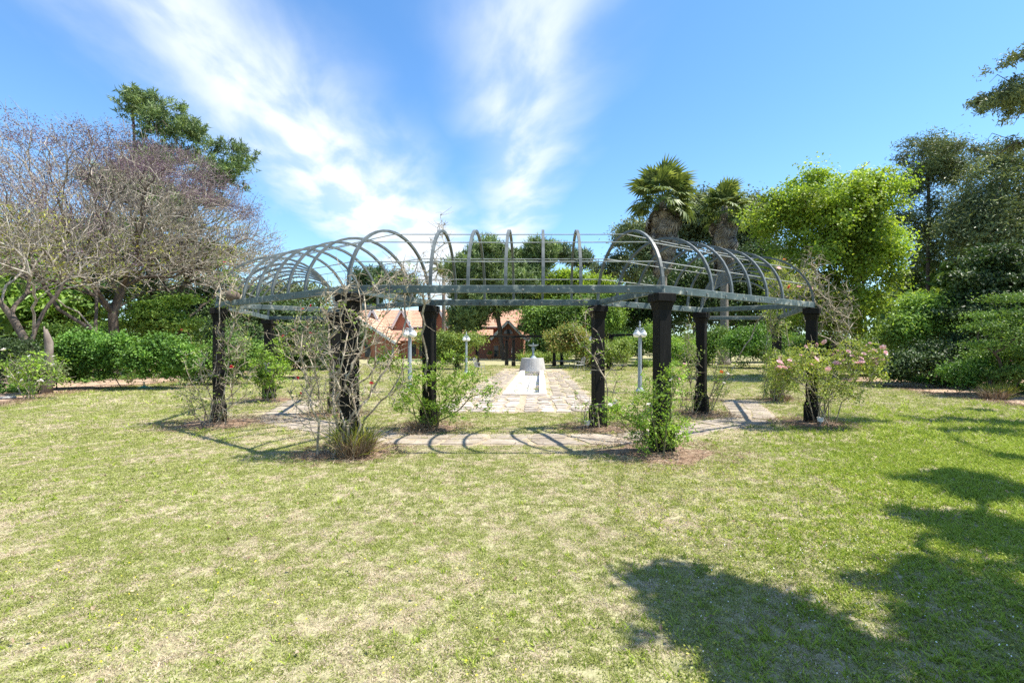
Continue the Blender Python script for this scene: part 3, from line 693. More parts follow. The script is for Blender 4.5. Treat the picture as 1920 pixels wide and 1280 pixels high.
# mud nest on the left beam
a0, a1 = R(-54), R(-18); pn = PV(a0, RO)*.84+PV(a1, RO)*.16
nest = MB(); nest.sphere((pn[0], pn[1], ZB1+.085), .115, 14, 10, (1.15, 1, .95)); ns = nest.build('mud_nest', M['mud'], None, True)
for v in ns.data.vertices: v.co += v.co.normalized()*0; v.co.x += .012*mnoise.noise(v.co*16); v.co.z += .012*mnoise.noise(v.co*13)
tag(ns, 'round brown mud bird nest sitting on the left pergola beam', 'bird nest')
# ---------------------------------------------------------------- lamps
def lamp(x, y, label):
    t = thing('lamp_post', (x, y, 0), label, 'lamp post', 'garden lamps along the path')
    MB().lathe((x, y, 0), [(.17, 0), (.17, .05), (.13, .09), (.10, .14), (.085, .18)], 8).build('base', M['lamp'], t)
    MB().lathe((x, y, .17), [(.078, 0), (.060, 1.75), (.075, 1.77), (.075, 1.82), (.05, 1.84)], 8).build('post', M['lamp'], t)
    for k in range(4):
        a = R(45+90*k); dx, dy = math.cos(a), math.sin(a)
        am = MB().tube([(x, y, 2.12), (x+dx*.07, y+dy*.07, 2.24), (x+dx*.14, y+dy*.14, 2.27), (x+dx*.16, y+dy*.16, 2.19)], .013, 6).build('arm', M['lamp'], t)
        MB().lathe((x+dx*.16, y+dy*.16, 2.12), [(.07, 0), (.065, .03), (.03, .06), (.01, .07)], 12).build('globe_cap', M['lamp'], am)
        MB().sphere((x+dx*.16, y+dy*.16, 2.035), .105, 16, 10).build('globe', M['globe'], t, True)
    MB().tube([(x, y, 2.0), (x, y, 2.32)], .022, 8).lathe((x, y, 2.3), [(.03, 0), (.045, .05), (.02, .1), (.035, .14), (.005, .22)], 8).build('finial', M['lamp'], t)
lamp(4.03, 17.1, 'grey lamp post with white globes on the lawn right of the path, near the columns')
lamp(-4.08, 17.1, 'grey lamp post with white globes left of the path before the brick gable')
lamp(-3.9, 29, 'small distant lamp post left of the path near the garden chair')
lamp(3.66, 29, 'small distant lamp post right of the path beside the far pergola')
# ---------------------------------------------------------------- bench, chairs
def bench(x, y):
    t = thing('stone_bench', (x, y, 0), 'long low stone bench behind the basin', 'bench')
    MB().bevbox((x, y, .42), (2.3, .45, .1), None, .02).build('seat', M['slab'], t)
    for s in (-1, 1): MB().box((x+s*.95, y, .185), (.2, .34, .37), None, .85).build('leg', M['slab'], t)
bench(2.7, 40.2)
def chair(x, y, a, label):
    t = thing('garden_chair', (x, y, 0), label, 'chair', 'metal garden chairs'); Rm = rotz(a)
    q = lambda *p: np.array([x, y, 0])+Rm@np.array(p, float)
    mb = MB(); [mb.beam(q(-.24+.06*i, -.22, .45), q(-.24+.06*i, .22, .45), .035, .015, .003) for i in range(9)]; mb.build('seat', M['greymetal'], t)
    for sx in (-1, 1):
        for sy in (-1, 1): MB().tube([q(sx*.22, sy*.2, .45), q(sx*.25, sy*.24, 0)], .013, 6).build('leg', M['greymetal'], t)
        MB().tube([q(sx*.25, .22, .45), q(sx*.27, .2, .66), q(sx*.27, -.18, .66), q(sx*.25, -.2, .45)], .012, 6).build('armrest', M['greymetal'], t)
    mb = MB(); mb.tube([q(-.23, .22, .45), q(-.25, .3, .88), q(0, .33, .97), q(.25, .3, .88), q(.23, .22, .45)], .014, 6)
    for i in range(6): mb.tube([q(-.17+.07*i, .23, .46), q(-.19+.078*i, .31, .92)], .007, 4)
    mb.build('backrest', M['greymetal'], t)
chair(-3.0, 28.2, 1.3, 'grey metal garden chair on the left by the distant lamp post')
chair(3.0, 30.8, -1.2, 'grey metal garden chair on the right under the far pergola')
# ---------------------------------------------------------------- small garden things
def spot(x, y, label):
    t = thing('spotlight', (x, y, 0), label, 'spotlight', 'ground spotlights at the columns')
    MB().lathe((x, y, 0), [(.02, 0), (.02, .08)], 8).build('spike', M['greymetal'], t)
    MB().lathe((x, y, .08), [(.03, 0), (.055, .02), (.06, .09), (.065, .1), (.05, .1), (.045, .085)], 14).build('shade', M['globe'], t)
x_, y_ = PV(R(54), RO); spot(x_-.02, y_-.28, 'small white ground spotlight before the column with the pink roses')
x_, y_ = PV(R(18), RI); spot(x_-.22, y_-.12, 'small white ground spotlight at the inner column with bare canes')
t = thing('lawn_sprinkler', G(270, 728), 'green cone-shaped lawn sprinkler at the edge of the left bed', 'sprinkler'); b0 = G(270, 728)
MB().lathe(b0, [(.24, 0), (.22, .02), (.06, .1), (.03, .12)], 18).build('base', M['greenplastic'], t, True); MB().tube([b0+[0, 0, .1], b0+[0, 0, .26]], .02, 8).build('riser', M['greenplastic'], t)
b0 = G(14, 748); t = thing('drain_cover', b0, 'round grey disc lying in the mulch at the left edge', 'cover')
MB().lathe(b0, [(.17, 0), (.2, .05), (.19, .08), (.02, .095)], 20).build('lid', M['greymetal'], t); MB().lathe(b0, [(.13, 0), (.13, .04)], 16).build('rim', M['concrete'], t)
for px, py, lb in ((1703, 712, 'small white plant label on a stake in the right bed'),):
    b0 = G(px, py); t = thing('plant_label', b0, lb, 'plant label')
    MB().box(b0+[0, 0, .12], (.02, .02, .24)).build('stake', M['greymetal'], t); MB().box(b0+[0, -.02, .27], (.17, .012, .08), [[1, 0, 0], [0, .9, -.43], [0, .43, .9]]).build('plate', M['white'], t)
# cut tree stump post in the left bed
b0 = G(88, 738); t = thing('tree_stump', b0, 'tall dark dead trunk standing in the left bed beside the white roses', 'tree stump')
MB().tube([b0, b0+[.02, 0, .5], b0+[.06, 0, 1.2], b0+[.03, .05, 1.75], b0+[-.05, 0, 2.2]], [.17, .13, .12, .11, .05], 9).build('trunk', M['bark_grey'], t, True)
MB().tube([b0+[.05, 0, 1.2], b0+[-.15, .1, 1.7], b0+[-.2, .1, 2.3]], [.06, .04, .02], 6).build('branch', M['bark_grey'], t, True)

# ================================================================= house
hs = thing('brick_house', (-12, 70, 0), 'red brick house with terracotta tiled roofs and white gable trim', 'house')
def H(px, py, d): return W(px, py, d)
def roofslab(a, b, c, d, nrow, par, name='roof', mat='tile'):
    """stepped tile courses from eave a-b up to ridge d-c"""
    a, b, c, d = (np.asarray(v, float) for v in (a, b, c, d)); mb = MB(); nn = unit(np.cross(b-a, d-a))
    if nn[2] < 0: nn = -nn
    for i in range(nrow):
        s, e = i/nrow, (i+1.12)/nrow; p0 = a+(d-a)*s; p1 = b+(c-b)*s; p2 = b+(c-b)*min(e, 1); p3 = a+(d-a)*min(e, 1)
        Vv = [p0, p1, p2, p3, p0+nn*.09, p1+nn*.09, p2+nn*.035, p3+nn*.035]
        mb.put(Vv, [(0, 3, 2, 1), (4, 5, 6, 7), (0, 1, 5, 4), (1, 2, 6, 5), (2, 3, 7, 6), (3, 0, 4, 7)])
    return mb.build(name, M[mat], par)
def hx(px, d=70): return CX+(px-1013)*d/FPX
# main two storey block
xL, xR = hx(640), hx(985); yF, yB = 70, 79; ze, zr = 4.45, 7.2
w = MB().box(((xL+xR)/2, (yF+yB)/2, ze/2), (xR-xL-.6, yB-yF, ze)).build('wall', M['brick'], hs)
rf = roofslab((xL, yF-.6, ze), (xR, yF-.6, ze), (xR, (yF+yB)/2, zr), (xL, (yF+yB)/2, zr), 12, hs)
roofslab((xR, yB+.6, ze), (xL, yB+.6, ze), (xL, (yF+yB)/2, zr), (xR, (yF+yB)/2, zr), 12, hs)
MB().box(((xL+xR)/2, yF-.66, ze-.02), (xR-xL, .1, .16)).build('gutter', M['white'], hs)
for px in (786, 800, 833, 848, 905, 920):
    x = hx(px); wd_ = MB().box((x, yF-.03, 3.35), (.95, .08, 1.3)).build('window', M['white'], hs); MB().box((x, yF-.08, 3.35), (.75, .04, 1.1)).build('pane', M['glass'], wd_)
def gable(xc, half, y0, y1, zb, zt, par, wallmat='brick', over=.35, trim='white', win=None):
    """gable facing the camera with roof running back"""
    wl = MB(); wl.put([(xc-half, y0, 0), (xc+half, y0, 0), (xc+half, y0, zb), (xc, y0, zt-.1), (xc-half, y0, zb), (xc-half, y1, 0), (xc+half, y1, 0), (xc+half, y1, zb), (xc, y1, zt-.1), (xc-half, y1, zb)],
        [(0, 1, 2, 3, 4), (9, 8, 7, 6, 5), (0, 4, 9, 5), (1, 6, 7, 2), (4, 3, 8, 9), (3, 2, 7, 8)]); wl.build('wall', M[wallmat], par)
    sl = (zt-zb)/half
    for s in (-1, 1):
        e = np.array([xc+s*(half+over), 0, zb-sl*over]); r_ = np.array([xc, 0, zt])
        f = lambda p, y: (p[0], y, p[2])
        if s < 0: roofslab(f(e, y1), f(e, y0-.35), f(r_, y0-.35), f(r_, y1), 8, par)
        else: roofslab(f(e, y0-.35), f(e, y1), f(r_, y1), f(r_, y0-.35), 8, par)
        MB().beam((e[0], y0-.42, e[2]-.03), (r_[0], y0-.42, r_[2]-.03), .08, .34).build('gable_trim', M[trim], par)
# wide low gable at the left (front wing)
gable(hx(664, 62), 5.6*.9, 62, 70, 2.3, 5.6, hs)
# lower front roof between the gables
roofslab((hx(712, 64), 64, 2.35), (hx(806, 64), 64, 2.35), (hx(806, 70), 69.6, 4.1), (hx(700, 70), 69.6, 4.1), 9, hs)
MB().box(((hx(712, 65)+hx(806, 65))/2, 66.4, 1.15), (hx(806, 65)-hx(712, 65)-.6, 3.6, 2.3)).build('wall', M['brick'], hs)
for px in (722, 742, 775, 792):
    x = hx(px, 64.6); wd_ = MB().box((x, 64.57, 1.15), (1.0, .1, 1.9)).build('window', M['wood'], hs); MB().box((x, 64.5, 1.15), (.8, .04, 1.65)).build('pane', M['glass'], wd_)
for px in (655, 672, 690):
    x = hx(px, 62); wd_ = MB().box((x, 61.97, 1.1), (.9, .1, 1.9)).build('window', M['wood'], hs); MB().box((x, 61.9, 1.1), (.72, .04, 1.65)).build('pane', M['glass'], wd_)
# narrow cross gables on the upper roof
for px in (703, 757, 826):
    gable(hx(px), 1.15, 69.2, 74, 4.7, 6.95, hs, over=.25)
# right gable with arched window and french door
gx = hx(953, 66); gable(gx, 2.0, 66, 72, 3.0, 5.1, hs)
MB().lathe((0, 0, 0), [(.6, 0), (.6, .08)], 20).mesh('tmp') if False else None
aw = MB(); th_ = [math.pi*i/12 for i in range(13)]; aw.put([(gx+.62*math.cos(v), 65.97, 3.35+.62*math.sin(v)) for v in th_]+[(gx+.62*math.cos(v), 65.90, 3.35+.62*math.sin(v)) for v in th_], [tuple(range(12, -1, -1)), tuple(range(13, 26))]+[(i, i+1, 14+i, 13+i) for i in range(12)]); aw.build('arched_window', M['glass'], hs)
dr = MB().box((hx(928, 66)+.6, 65.95, 1.0), (1.7, .1, 1.95)).build('door', M['wood'], hs)
for s in (-1, 1): MB().box((hx(928, 66)+.6+s*.4, 65.88, 1.0), (.6, .04, 1.5)).build('pane', M['glass'], dr)
MB().box((hx(900, 68), 68.4, 1.5), (4.5, 3.0, 3.0)).build('wall', M['brick'], hs)
roofslab((hx(868, 67), 66.6, 2.9), (hx(925, 67), 66.6, 2.9), (hx(925, 70), 69.8, 4.2), (hx(868, 70), 69.8, 4.2), 7, hs)
roofslab((hx(972, 67), 66.4, 2.5), (hx(995, 67), 66.4, 2.5), (hx(990, 70), 69.8, 4.2), (hx(968, 70), 69.8, 4.2), 7, hs)
for px in (918, 948):
    p0 = np.array([hx(px, 62), 62, 0]); t = thing('terracotta_pot', p0, 'terracotta plant pot %s the french doors' % ('left of' if px < 930 else 'right of'), 'plant pot', 'pots at the french doors')
    MB().lathe(p0, [(.22, 0), (.32, .5), (.36, .52), (.36, .6), (.3, .6), (.28, .5)], 16).build('pot', M['pot'], t, True); V_, F_, r_, K_ = crown_mesh([[*(p0+[0, 0, .85]), .35, .35, .3]], 25, 12, .15, .12, .07, zmin=.5)
    add('plant', npmesh('plant', V_-ORG[t.name], F_, r_), M['l_mid'], t)
p0 = np.array([hx(962, 60), 60, 0]); t = thing('closed_parasol', p0, 'closed white garden parasol in front of the house', 'parasol')
MB().tube([p0, p0+[0, 0, 2.5]], .03, 8).build('pole', M['wood'], t); MB().lathe(p0, [(.12, .75), (.2, .85), (.14, 1.7), (.05, 2.4), (.01, 2.48)], 10).build('canopy', M['white'], t)
# ================================================================= TREES
T1 = 'trees around the lawn'
# tall pine behind the bare tree (left)
d = 38
pine('pine_tree', 'tall dark pine rising above the bare purple-tinged tree on the left', T1, G(305, 690)*[1, 0, 0]+[W(300, 600, d)[0]-G(305, 690)[0], d, 0],
     lumpy(pxblobs([(272, 212, 46, 44), (322, 240, 56, 48), (355, 258, 30, 34), (250, 185, 26, 26), (300, 300, 62, 50), (262, 190, 22, 22), (280, 380, 120, 70), (425, 290, 42, 34), (455, 322, 28, 30), (400, 335, 60, 38), (300, 480, 130, 70), (250, 560, 90, 50)], d), 10, .34), 'l_pine', 'bark_dark', 4800, 20, .42, .075, r0=.03)
# bare spreading trees (jacaranda)
def bare_tree(label, root, env, n, r0, d, leafbits, seeds, rmax=.32, step=.45, zlow=2.5):
    root = np.array(root, float); t = thing('bare_tree', (root[0][0], root[0][1], 0), label, 'tree', 'spreading bare trees'); T = []
    env = np.array(env); w = (env[:, 3]*env[:, 5]); w = w/w.sum()
    while len(T) < n:
        b = env[rng.choice(len(env), p=w)]; v = unit(rng.normal(size=3)); 
        if v[2] < -.55: continue
        q = b[:3]+v*b[3:6]*(1-(rng.random()**1.3)*.75)
        if q[2] > zlow: T.append(q)
    T = np.array(T); A, par = skeleton([root], T, step, .55, .09)
    th_ = MB(); mb, r = wood(A, par, r0, 2.55, rmax, .03, None, th_, .055); th_.build('trunk', M['bark_limb'], t, smooth=True)
    tips = np.where(r <= r0*1.5)[0]
    for i in tips[rng.random(len(tips)) < .55]:
        q = par[i]; dd = unit(A[i]-A[q]) if q >= 0 else np.array([0, 0, 1.])
        for k in range(2):
            v = unit(dd+rng.normal(0, .6, 3)+[0, 0, .35]); Ln = rng.uniform(.3, .8)
            mb.tube([A[i], A[i]+v*Ln*.5+rng.normal(0, .03, 3), A[i]+v*Ln+[0, 0, .05]], [r0*.8, r0*.65, r0*.4], 3, cap=False)
    mb.build('branches', M['bark_pale'], t, smooth=True)
    def sprays(name, mat, pts, per, cr, ln, wd):
        c = np.repeat(pts, per, 0)+rng.normal(0, cr, (len(pts)*per, 3))*[1, 1, .7]
        V, F = leafquads(c, rng.normal(size=c.shape)+[0, 0, .6], ln*rng.uniform(.6, 1.3, len(c)), wd, None)
        add(name, npmesh(name, V-ORG[t.name], F, np.clip(np.repeat(rng.random(len(pts)), per)*.6+.4*rng.random(len(c)), 0, 1)), M[mat], t)
    if seeds:
        zt = np.array([max((b[2]+b[5]*math.sqrt(max(0, 1-min(1, ((q[0]-b[0])/b[3])**2)))) for b in env) for q in A[tips]])
        top = tips[(A[tips, 2] > zt*.79) & (rng.random(len(tips)) < seeds)]
        sprays('seed_sprays', 'l_seed', A[top], 30, .22, .11, .032)
    if leafbits:
        lo = tips[(rng.random(len(tips)) < leafbits[0])]; lo = lo[leafbits[1](A[lo])]
        sprays('leaf_sprays', 'l_olive', A[lo], 18, .30, .20, .05)
    return t
d = 26; bx = W(214, 650, d)[0]
bare_tree('big bare dome-shaped tree with purple seed sprays on a forked trunk left of the pergola', [(bx, d, 0), (bx+.05, d, 1.6), W(212, 590, d)], pxblobs([(235, 450, 225, 205), (150, 440, 175, 165), (400, 480, 120, 110), (320, 420, 125, 135), (330, 350, 110, 70), (200, 330, 140, 70)], d, 6.0), 4000, .0118, d, (.03, lambda P: P[:, 2] < 8), .95, .24)
d = 20; bx = W(52, 650, d)[0]
bare_tree('leaning grey tree with crooked trunk and yellowish leaves at the left edge', [W(60, 730, d)*[1, 1, 0], W(55, 650, d), W(20, 590, d), W(-20, 545, d)], pxblobs([(0, 430, 165, 150), (-100, 450, 150, 140), (80, 490, 120, 100)], d, 4.5), 1500, .011, d, (.11, lambda P: P[:, 2] < 7), .5, .2, step=.4)
d = 24
bare_tree('crooked bare tree with a long limb slanting down to the hedge', [W(185, 690, d)*[1, 1, 0], W(180, 622, d), W(110, 580, d), W(80, 530, d), W(60, 500, d)], pxblobs([(90, 460, 130, 110), (30, 440, 110, 120)], d, 4), 500, .012, d, (.08, lambda P: P[:, 2] < 9), .4, .22, step=.45)
d = 29
bare_tree('smaller pale bare tree close behind the pergola', [W(335, 690, d)*[1, 1, 0], W(335, 620, d), W(330, 560, d)], pxblobs([(400, 480, 125, 100), (330, 500, 90, 90), (470, 490, 65, 60)], d, 4), 1200, .012, d, (.08, lambda P: P[:, 2] < 9), .3, .22, zlow=2.2)
# leafy trees behind on the left
def LT(label, d, blobs, leaf='l_mid', nc=260, per=60, cr=.8, ln=.26, wd=.16, bark='bark_dark', bpx=None, name='broadleaf_tree', grp=T1, **k):
    bl = pxblobs(blobs, d); bx_ = W(bpx, 600, d)[0] if bpx else np.mean([b[0] for b in bl])
    return tree(name, label, 'tree', grp, (bx_, d, 0), bl, leaf, bark, nc, per, cr, ln, wd, **k)
LT('bright green leafy tree behind the leaning grey tree', 33, [(40, 560, 75, 60), (110, 590, 50, 45), (-20, 520, 60, 70)], 'l_light', 300, 60, .9, .26, .15)
LT('dark leafy tree seen through the left bare branches', 40, [(20, 500, 110, 80), (140, 470, 80, 70)], 'l_dark', 300, 60, 1.0, .3, .18)
LT('dark spruce-like tree behind the hedge left of the pergola', 36, [(410, 560, 70, 70), (440, 620, 70, 40), (350, 590, 60, 50)], 'l_dark', 260, 60, .9, .25, .12)
LT('bright green layered conifer behind the left hedge', 28, [(300, 592, 46, 14), (320, 612, 52, 15), (285, 575, 28, 12), (250, 610, 45, 12), (330, 560, 30, 10)], 'l_light', 170, 60, .7, .22, .09, flat=.25, name='conifer_tree')
LT('round dark tree between the left columns', 34, [(545, 605, 60, 45), (600, 640, 70, 40), (470, 600, 60, 50), (630, 610, 40, 30)], 'l_dark', 460, 60, .8, .24, .13)
LT('small olive tree beside the round dark tree', 46, [(480, 570, 50, 35), (560, 560, 60, 28)], 'l_euca', 200, 50, .9, .3, .14)
def BU(label, d, blobs, leaf, nc, per=60, cr=.3, ln=.10, wd=.06, name='shrub', cat='shrub', grp='shrubs bordering the lawn', dep=None, **k):
    return bush(name, label, cat, grp, pxblobs(blobs, d, dep), leaf, nc, per, cr, ln, wd, **k)
# centre background
def PT(label, d, blobs, bpx, leaf='l_pine2', nt_=500, per=26, ln=.8, wd=.12, grp=T1, trunk=None, **k):
    bl = pxblobs(blobs, d); return pine('pine_tree', label, grp, (W(bpx, 600, d)[0], d, 0), bl, leaf, 'bark_dark', nt_, per, ln, wd, trunk, **k)
PT('far pine directly behind the left roof ridge', 92, [(700, 530, 34, 25), (745, 540, 40, 25), (680, 560, 30, 14)], 705, nt_=380, ln=1.5, wd=.22, r0=.06)
PT('big dark pine before the house, its trunk at the french doors', 58, [(905, 495, 46, 34), (880, 530, 44, 40), (930, 540, 58, 45), (882, 598, 44, 34), (925, 575, 45, 24), (915, 468, 30, 16), (865, 570, 30, 30)], 945, 'l_pine', 2600, 22, .7, .10)
PT('second dark pine right of the house gable', 64, [(990, 500, 40, 36), (1010, 545, 45, 40), (1015, 595, 38, 46), (1020, 480, 30, 22), (1000, 465, 22, 14)], 1005, 'l_pine', 2400, 22, .75, .11)
PT('far umbrella pine with bare forked limbs above the bright green tree', 96, [(1040, 478, 34, 14), (1085, 490, 30, 14), (1015, 470, 20, 10)], 1050, nt_=300, ln=1.2, wd=.2)
LT('tall thin eucalyptus left of the fan palm', 78, [(1175, 455, 26, 26), (1205, 475, 24, 20), (1160, 495, 26, 22), (1200, 520, 30, 26), (1130, 520, 28, 20)], 'l_euca', 330, 50, 1.2, .5, .17, 'bark_grey', bpx=1190, shell=.2, name='eucalyptus_tree')
LT('yellow-green tree seen through the middle arches', 60, [(1080, 530, 40, 26), (1110, 545, 40, 28), (1050, 555, 35, 22)], 'l_maple', 260, 56, 1.1, .32, .2)
LT('dense dark green tree behind the far pergola', 56, [(1050, 610, 60, 40), (1090, 590, 50, 36), (1120, 620, 40, 40), (1030, 650, 40, 24), (1160, 640, 40, 36)], 'l_mid', 560, 60, 1.1, .32, .18)
LT('light feathery tree right of the inner column', 50, [(1143, 600, 24, 36), (1150, 560, 16, 20)], 'l_light', 150, 50, .8, .26, .12)
LT('dark bushy tree behind the right lamp post', 52, [(1195, 590, 42, 36), (1170, 560, 35, 25), (1225, 610, 30, 34)], 'l_dark', 260, 60, 1.0, .3, .16)
LT('dark eucalyptus behind the two fan palms', 62, [(1290, 430, 50, 48), (1340, 440, 50, 56), (1300, 395, 34, 30), (1380, 480, 40, 40), (1240, 500, 50, 40), (1310, 530, 60, 36), (1265, 375, 22, 18), (1335, 395, 34, 36), (1400, 425, 50, 52), (1205, 455, 40, 40)], 'l_euca', 1250, 56, 1.3, .5, .19, 'bark_grey', bpx=1300, shell=.2, name='eucalyptus_tree')
LT('dark tree filling in below the fan palms', 50, [(1280, 570, 60, 36), (1350, 580, 55, 40), (1400, 560, 50, 50), (1430, 620, 50, 40), (1440, 500, 50, 50), (1480, 580, 60, 60), (1330, 520, 60, 40), (1240, 560, 40, 40)], 'l_dark', 900, 60, 1.1, .3, .16)
# ---- bright maple
d = 24.5
LT('large bright lime-green maple right of the pergola', d, [(1560, 430, 125, 95), (1560, 370, 85, 55), (1625, 445, 78, 78), (1475, 435, 72, 68), (1610, 395, 55, 45), (1500, 385, 60, 45), (1500, 500, 78, 70), (1610, 520, 88, 80), (1560, 575, 100, 62), (1430, 435, 30, 32), (1660, 480, 40, 40), (1560, 620, 70, 30), (1540, 332, 32, 22), (1635, 372, 48, 36), (1465, 382, 36, 34)],
   'l_maple', 1100, 76, .50, .14, .11, 'bark_dark', bpx=1565, shell=.35, ntar=260, zmin=1.0, name='maple_tree', r0=.015)
# ---- right background giants
d = 36
LT('tall blue-green pine behind the maple with a straight dark trunk', d, [(1740, 285, 62, 30), (1790, 330, 60, 42), (1720, 350, 46, 40), (1760, 400, 50, 45), (1830, 290, 40, 28), (1710, 420, 44, 34), (1780, 470, 60, 50), (1700, 300, 26, 22)], 'l_euca', 560, 60, .66, .28, .065, 'bark_dark', bpx=1738, shell=.15, name='pine_tree', trunk=[(W(1738, 0, d)[0], d, 0), W(1740, 500, d), W(1742, 400, d), W(1740, 320, d)], jit=.1)
LT('broad eucalyptus mass at the right edge', 30, [(1850, 370, 70, 60), (1900, 310, 50, 50), (1830, 450, 70, 60), (1910, 430, 70, 70), (1960, 380, 60, 90)], 'l_euca', 700, 60, .70, .25, .075, 'bark_grey', bpx=1890, shell=.2, name='eucalyptus_tree')
LT('dark shadowy tree behind the right eucalyptus', 40, [(1720, 520, 50, 60), (1790, 560, 70, 50), (1850, 520, 80, 70), (1950, 500, 80, 90)], 'l_dark', 380, 60, 1.0, .3, .16)
LT('dark layered evergreen above the right bed', 20, [(1830, 530, 60, 26), (1880, 490, 60, 30), (1850, 570, 75, 30), (1900, 545, 60, 40), (1800, 600, 60, 26), (1880, 620, 70, 36), (1960, 560, 70, 90)], 'l_dark', 620, 60, .55, .17, .085, flat=.35, zmin=.3)
LT('light green feathery shrub tree right of the maple', 21, [(1735, 590, 58, 40), (1700, 630, 50, 45), (1765, 630, 50, 40), (1790, 580, 40, 30)], 'l_light', 420, 60, .5, .15, .07, flat=.5, zmin=.2)
BU('leafy shrub with orange new tips at the right edge', 15.5, [(1905, 592, 70, 14), (1850, 612, 36, 9), (1940, 625, 80, 16), (1862, 648, 40, 11), (1950, 665, 80, 24), (1900, 560, 40, 8), (1895, 700, 60, 20), (1835, 592, 24, 6)], 'l_mid', 420, 50, .42, .09, .04, flat=.28, shell=.1, ntar=160)
# overhanging tree whose trunk stands outside the picture, casting the shade on the lawn
ov = thing('overhanging_tree', (13.6, 5.5, 0), 'pine branches reaching in at the top right corner', 'tree', None)
bl = []
def sh(px, py, Hh, r, rz=.5):
    """a bough whose shade falls at this lawn spot"""
    g_ = G(px, py); k = Hh/SUN.z; bl.append([g_[0]+SUN.x*k, g_[1]+SUN.y*k, Hh, r, r*.8, rz])
for a in ((1262, 1068, 4.6, .16), (1300, 1092, 4.6, .20), (1345, 1112, 4.7, .24), (1400, 1128, 4.9, .26), (1450, 1150, 4.9, .30), (1510, 1180, 4.9, .34), (1560, 1215, 5.0, .30), (1240, 1082, 4.6, .10), (1215, 1092, 4.6, .08), (1290, 1150, 4.6, .14), (1340, 1175, 4.7, .22), (1400, 1190, 4.7, .26), (1460, 1215, 4.8, .30), (1520, 1250, 4.9, .30), (1265, 1185, 4.5, .08), (1580, 1270, 5, .25), (1640, 1262, 5, .18), (1440, 1262, 4.8, .2),
          (1700, 1098, 5.6, .15), (1740, 1105, 5.6, .25), (1800, 1140, 5.6, .42), (1860, 1120, 5.8, .5), (1905, 1180, 5.6, .6), (1830, 1210, 5.4, .42), (1885, 1265, 5.4, .5), (1770, 1170, 5.5, .25), (1760, 1065, 5.7, .14), (1820, 1065, 5.8, .25),
          (1710, 960, 6.4, .14), (1750, 968, 6.4, .22), (1800, 985, 6.4, .34), (1860, 990, 6.6, .5), (1912, 1030, 6.4, .6), (1735, 902, 7.0, .22), (1790, 895, 7.2, .40), (1850, 905, 7.4, .55), (1910, 930, 7.2, .6), (1830, 930, 7.2, .3), (1780, 1010, 6.4, .16),
          (1700, 782, 9.4, .2), (1750, 790, 9.5, .35), (1810, 788, 9.6, .55), (1870, 812, 9.6, .7), (1915, 796, 9.8, .9), (1775, 808, 9.5, .3), (1900, 858, 9.0, .22), (1835, 770, 9.9, .4)): sh(*a)
vis = pxblobs([(1898, 165, 32, 24), (1880, 190, 16, 16), (1912, 108, 20, 12), (1925, 200, 30, 30), (1915, 270, 24, 12)], 10.5, .8)
V, F, rnd, K = crown_mesh(bl, 950, 40, .15, .12, .045, .05, 2, .5, .6)
V2, F2, rnd2, K2 = crown_mesh(vis, 130, 46, .16, .11, .028, .2, 2, .7, .3, .5)
add('crown', npmesh('crown', np.vstack([V, V2])-ORG[ov.name], np.vstack([F, F2+len(V)]), np.r_[rnd, rnd2]), M['l_euca'], ov)
tr = [(13.6, 5.5, 0), (13.5, 5.5, 2.5), (13.2, 5.6, 5), (12.9, 5.7, 7.5)]
bare = [W(x, y, 10.5) for x, y in ((1790, 284), (1830, 282), (1870, 290), (1820, 272), (1845, 270), (1860, 250), (1895, 262), (1900, 290), (1855, 155), (1870, 140), (1890, 100), (1870, 278), (1900, 235))]
tg = np.vstack([np.array(bl)[:, :3]+rng.normal(0, .1, (len(bl), 3)), K[rng.choice(len(K), 260, replace=False), :3], K2[::3, :3], bare])
A, par = skeleton([[np.array(v, float) for v in tr]], tg, .4, .22, .1); mb, r = wood(A, par, .008, 2.3, .26, .03); mb.build('trunk', M['bark_dark'], ov, smooth=True)
# thin bare snag above the maple
b0 = W(1612, 500, 30)*[1, 1, 0]; t = thing('dead_snag', b0, 'dead leafless trunk poking up above the maple crown', 'dead tree')
MB().tube([b0, W(1606, 420, 30), W(1600, 345, 30), W(1614, 318, 30), W(1631, 303, 30)], [.2, .15, .08, .06, .02], 7).build('trunk', M['bark_dark'], t, True); MB().tube([W(1601, 350, 30), W(1604, 325, 30), W(1603, 316, 30)], [.05, .04, .02], 5).build('branch', M['bark_dark'], t)
# ---- palms
def fan_mesh(matk, dead=False):
    Vs = []; Fs = []; rn = []; n = 0; ns = 22; L0 = 1.05
    a_ = np.array([[0, -.03, 0], [0, .03, 0], [L0, .02, .12], [L0, -.02, .12]]); Vs += a_.tolist(); Fs.append([0, 1, 2, 3]); rn.append(.4); n = 4
    for k in range(ns):
        th = R(-125+250*k/(ns-1)); dd = np.array([math.cos(th), math.sin(th), 0]); s = np.array([-math.sin(th), math.cos(th), 0]); Ln = 1.0*(1-.25*abs(th)/2.2)*random.uniform(.85, 1.1)
        b = np.array([L0, 0, .12]); w = .075; dr_ = (.45 if dead else .22)*Ln
        P = [b, b+dd*Ln*.55+s*w+[0, 0, .05], b+dd*Ln+[0, 0, -dr_+random.uniform(-.1, .05)], b+dd*Ln*.55-s*w+[0, 0, .02]]
        Vs += [list(p) for p in P]; Fs.append([n, n+1, n+2, n+3]); rn.append(random.random()); n += 4
    me = npmesh('frond', np.array(Vs), np.array(Fs), rn); me.materials.append(M[matk]); return me
fan_l, fan_d = fan_mesh('l_palm'), fan_mesh('l_deadpalm', True)
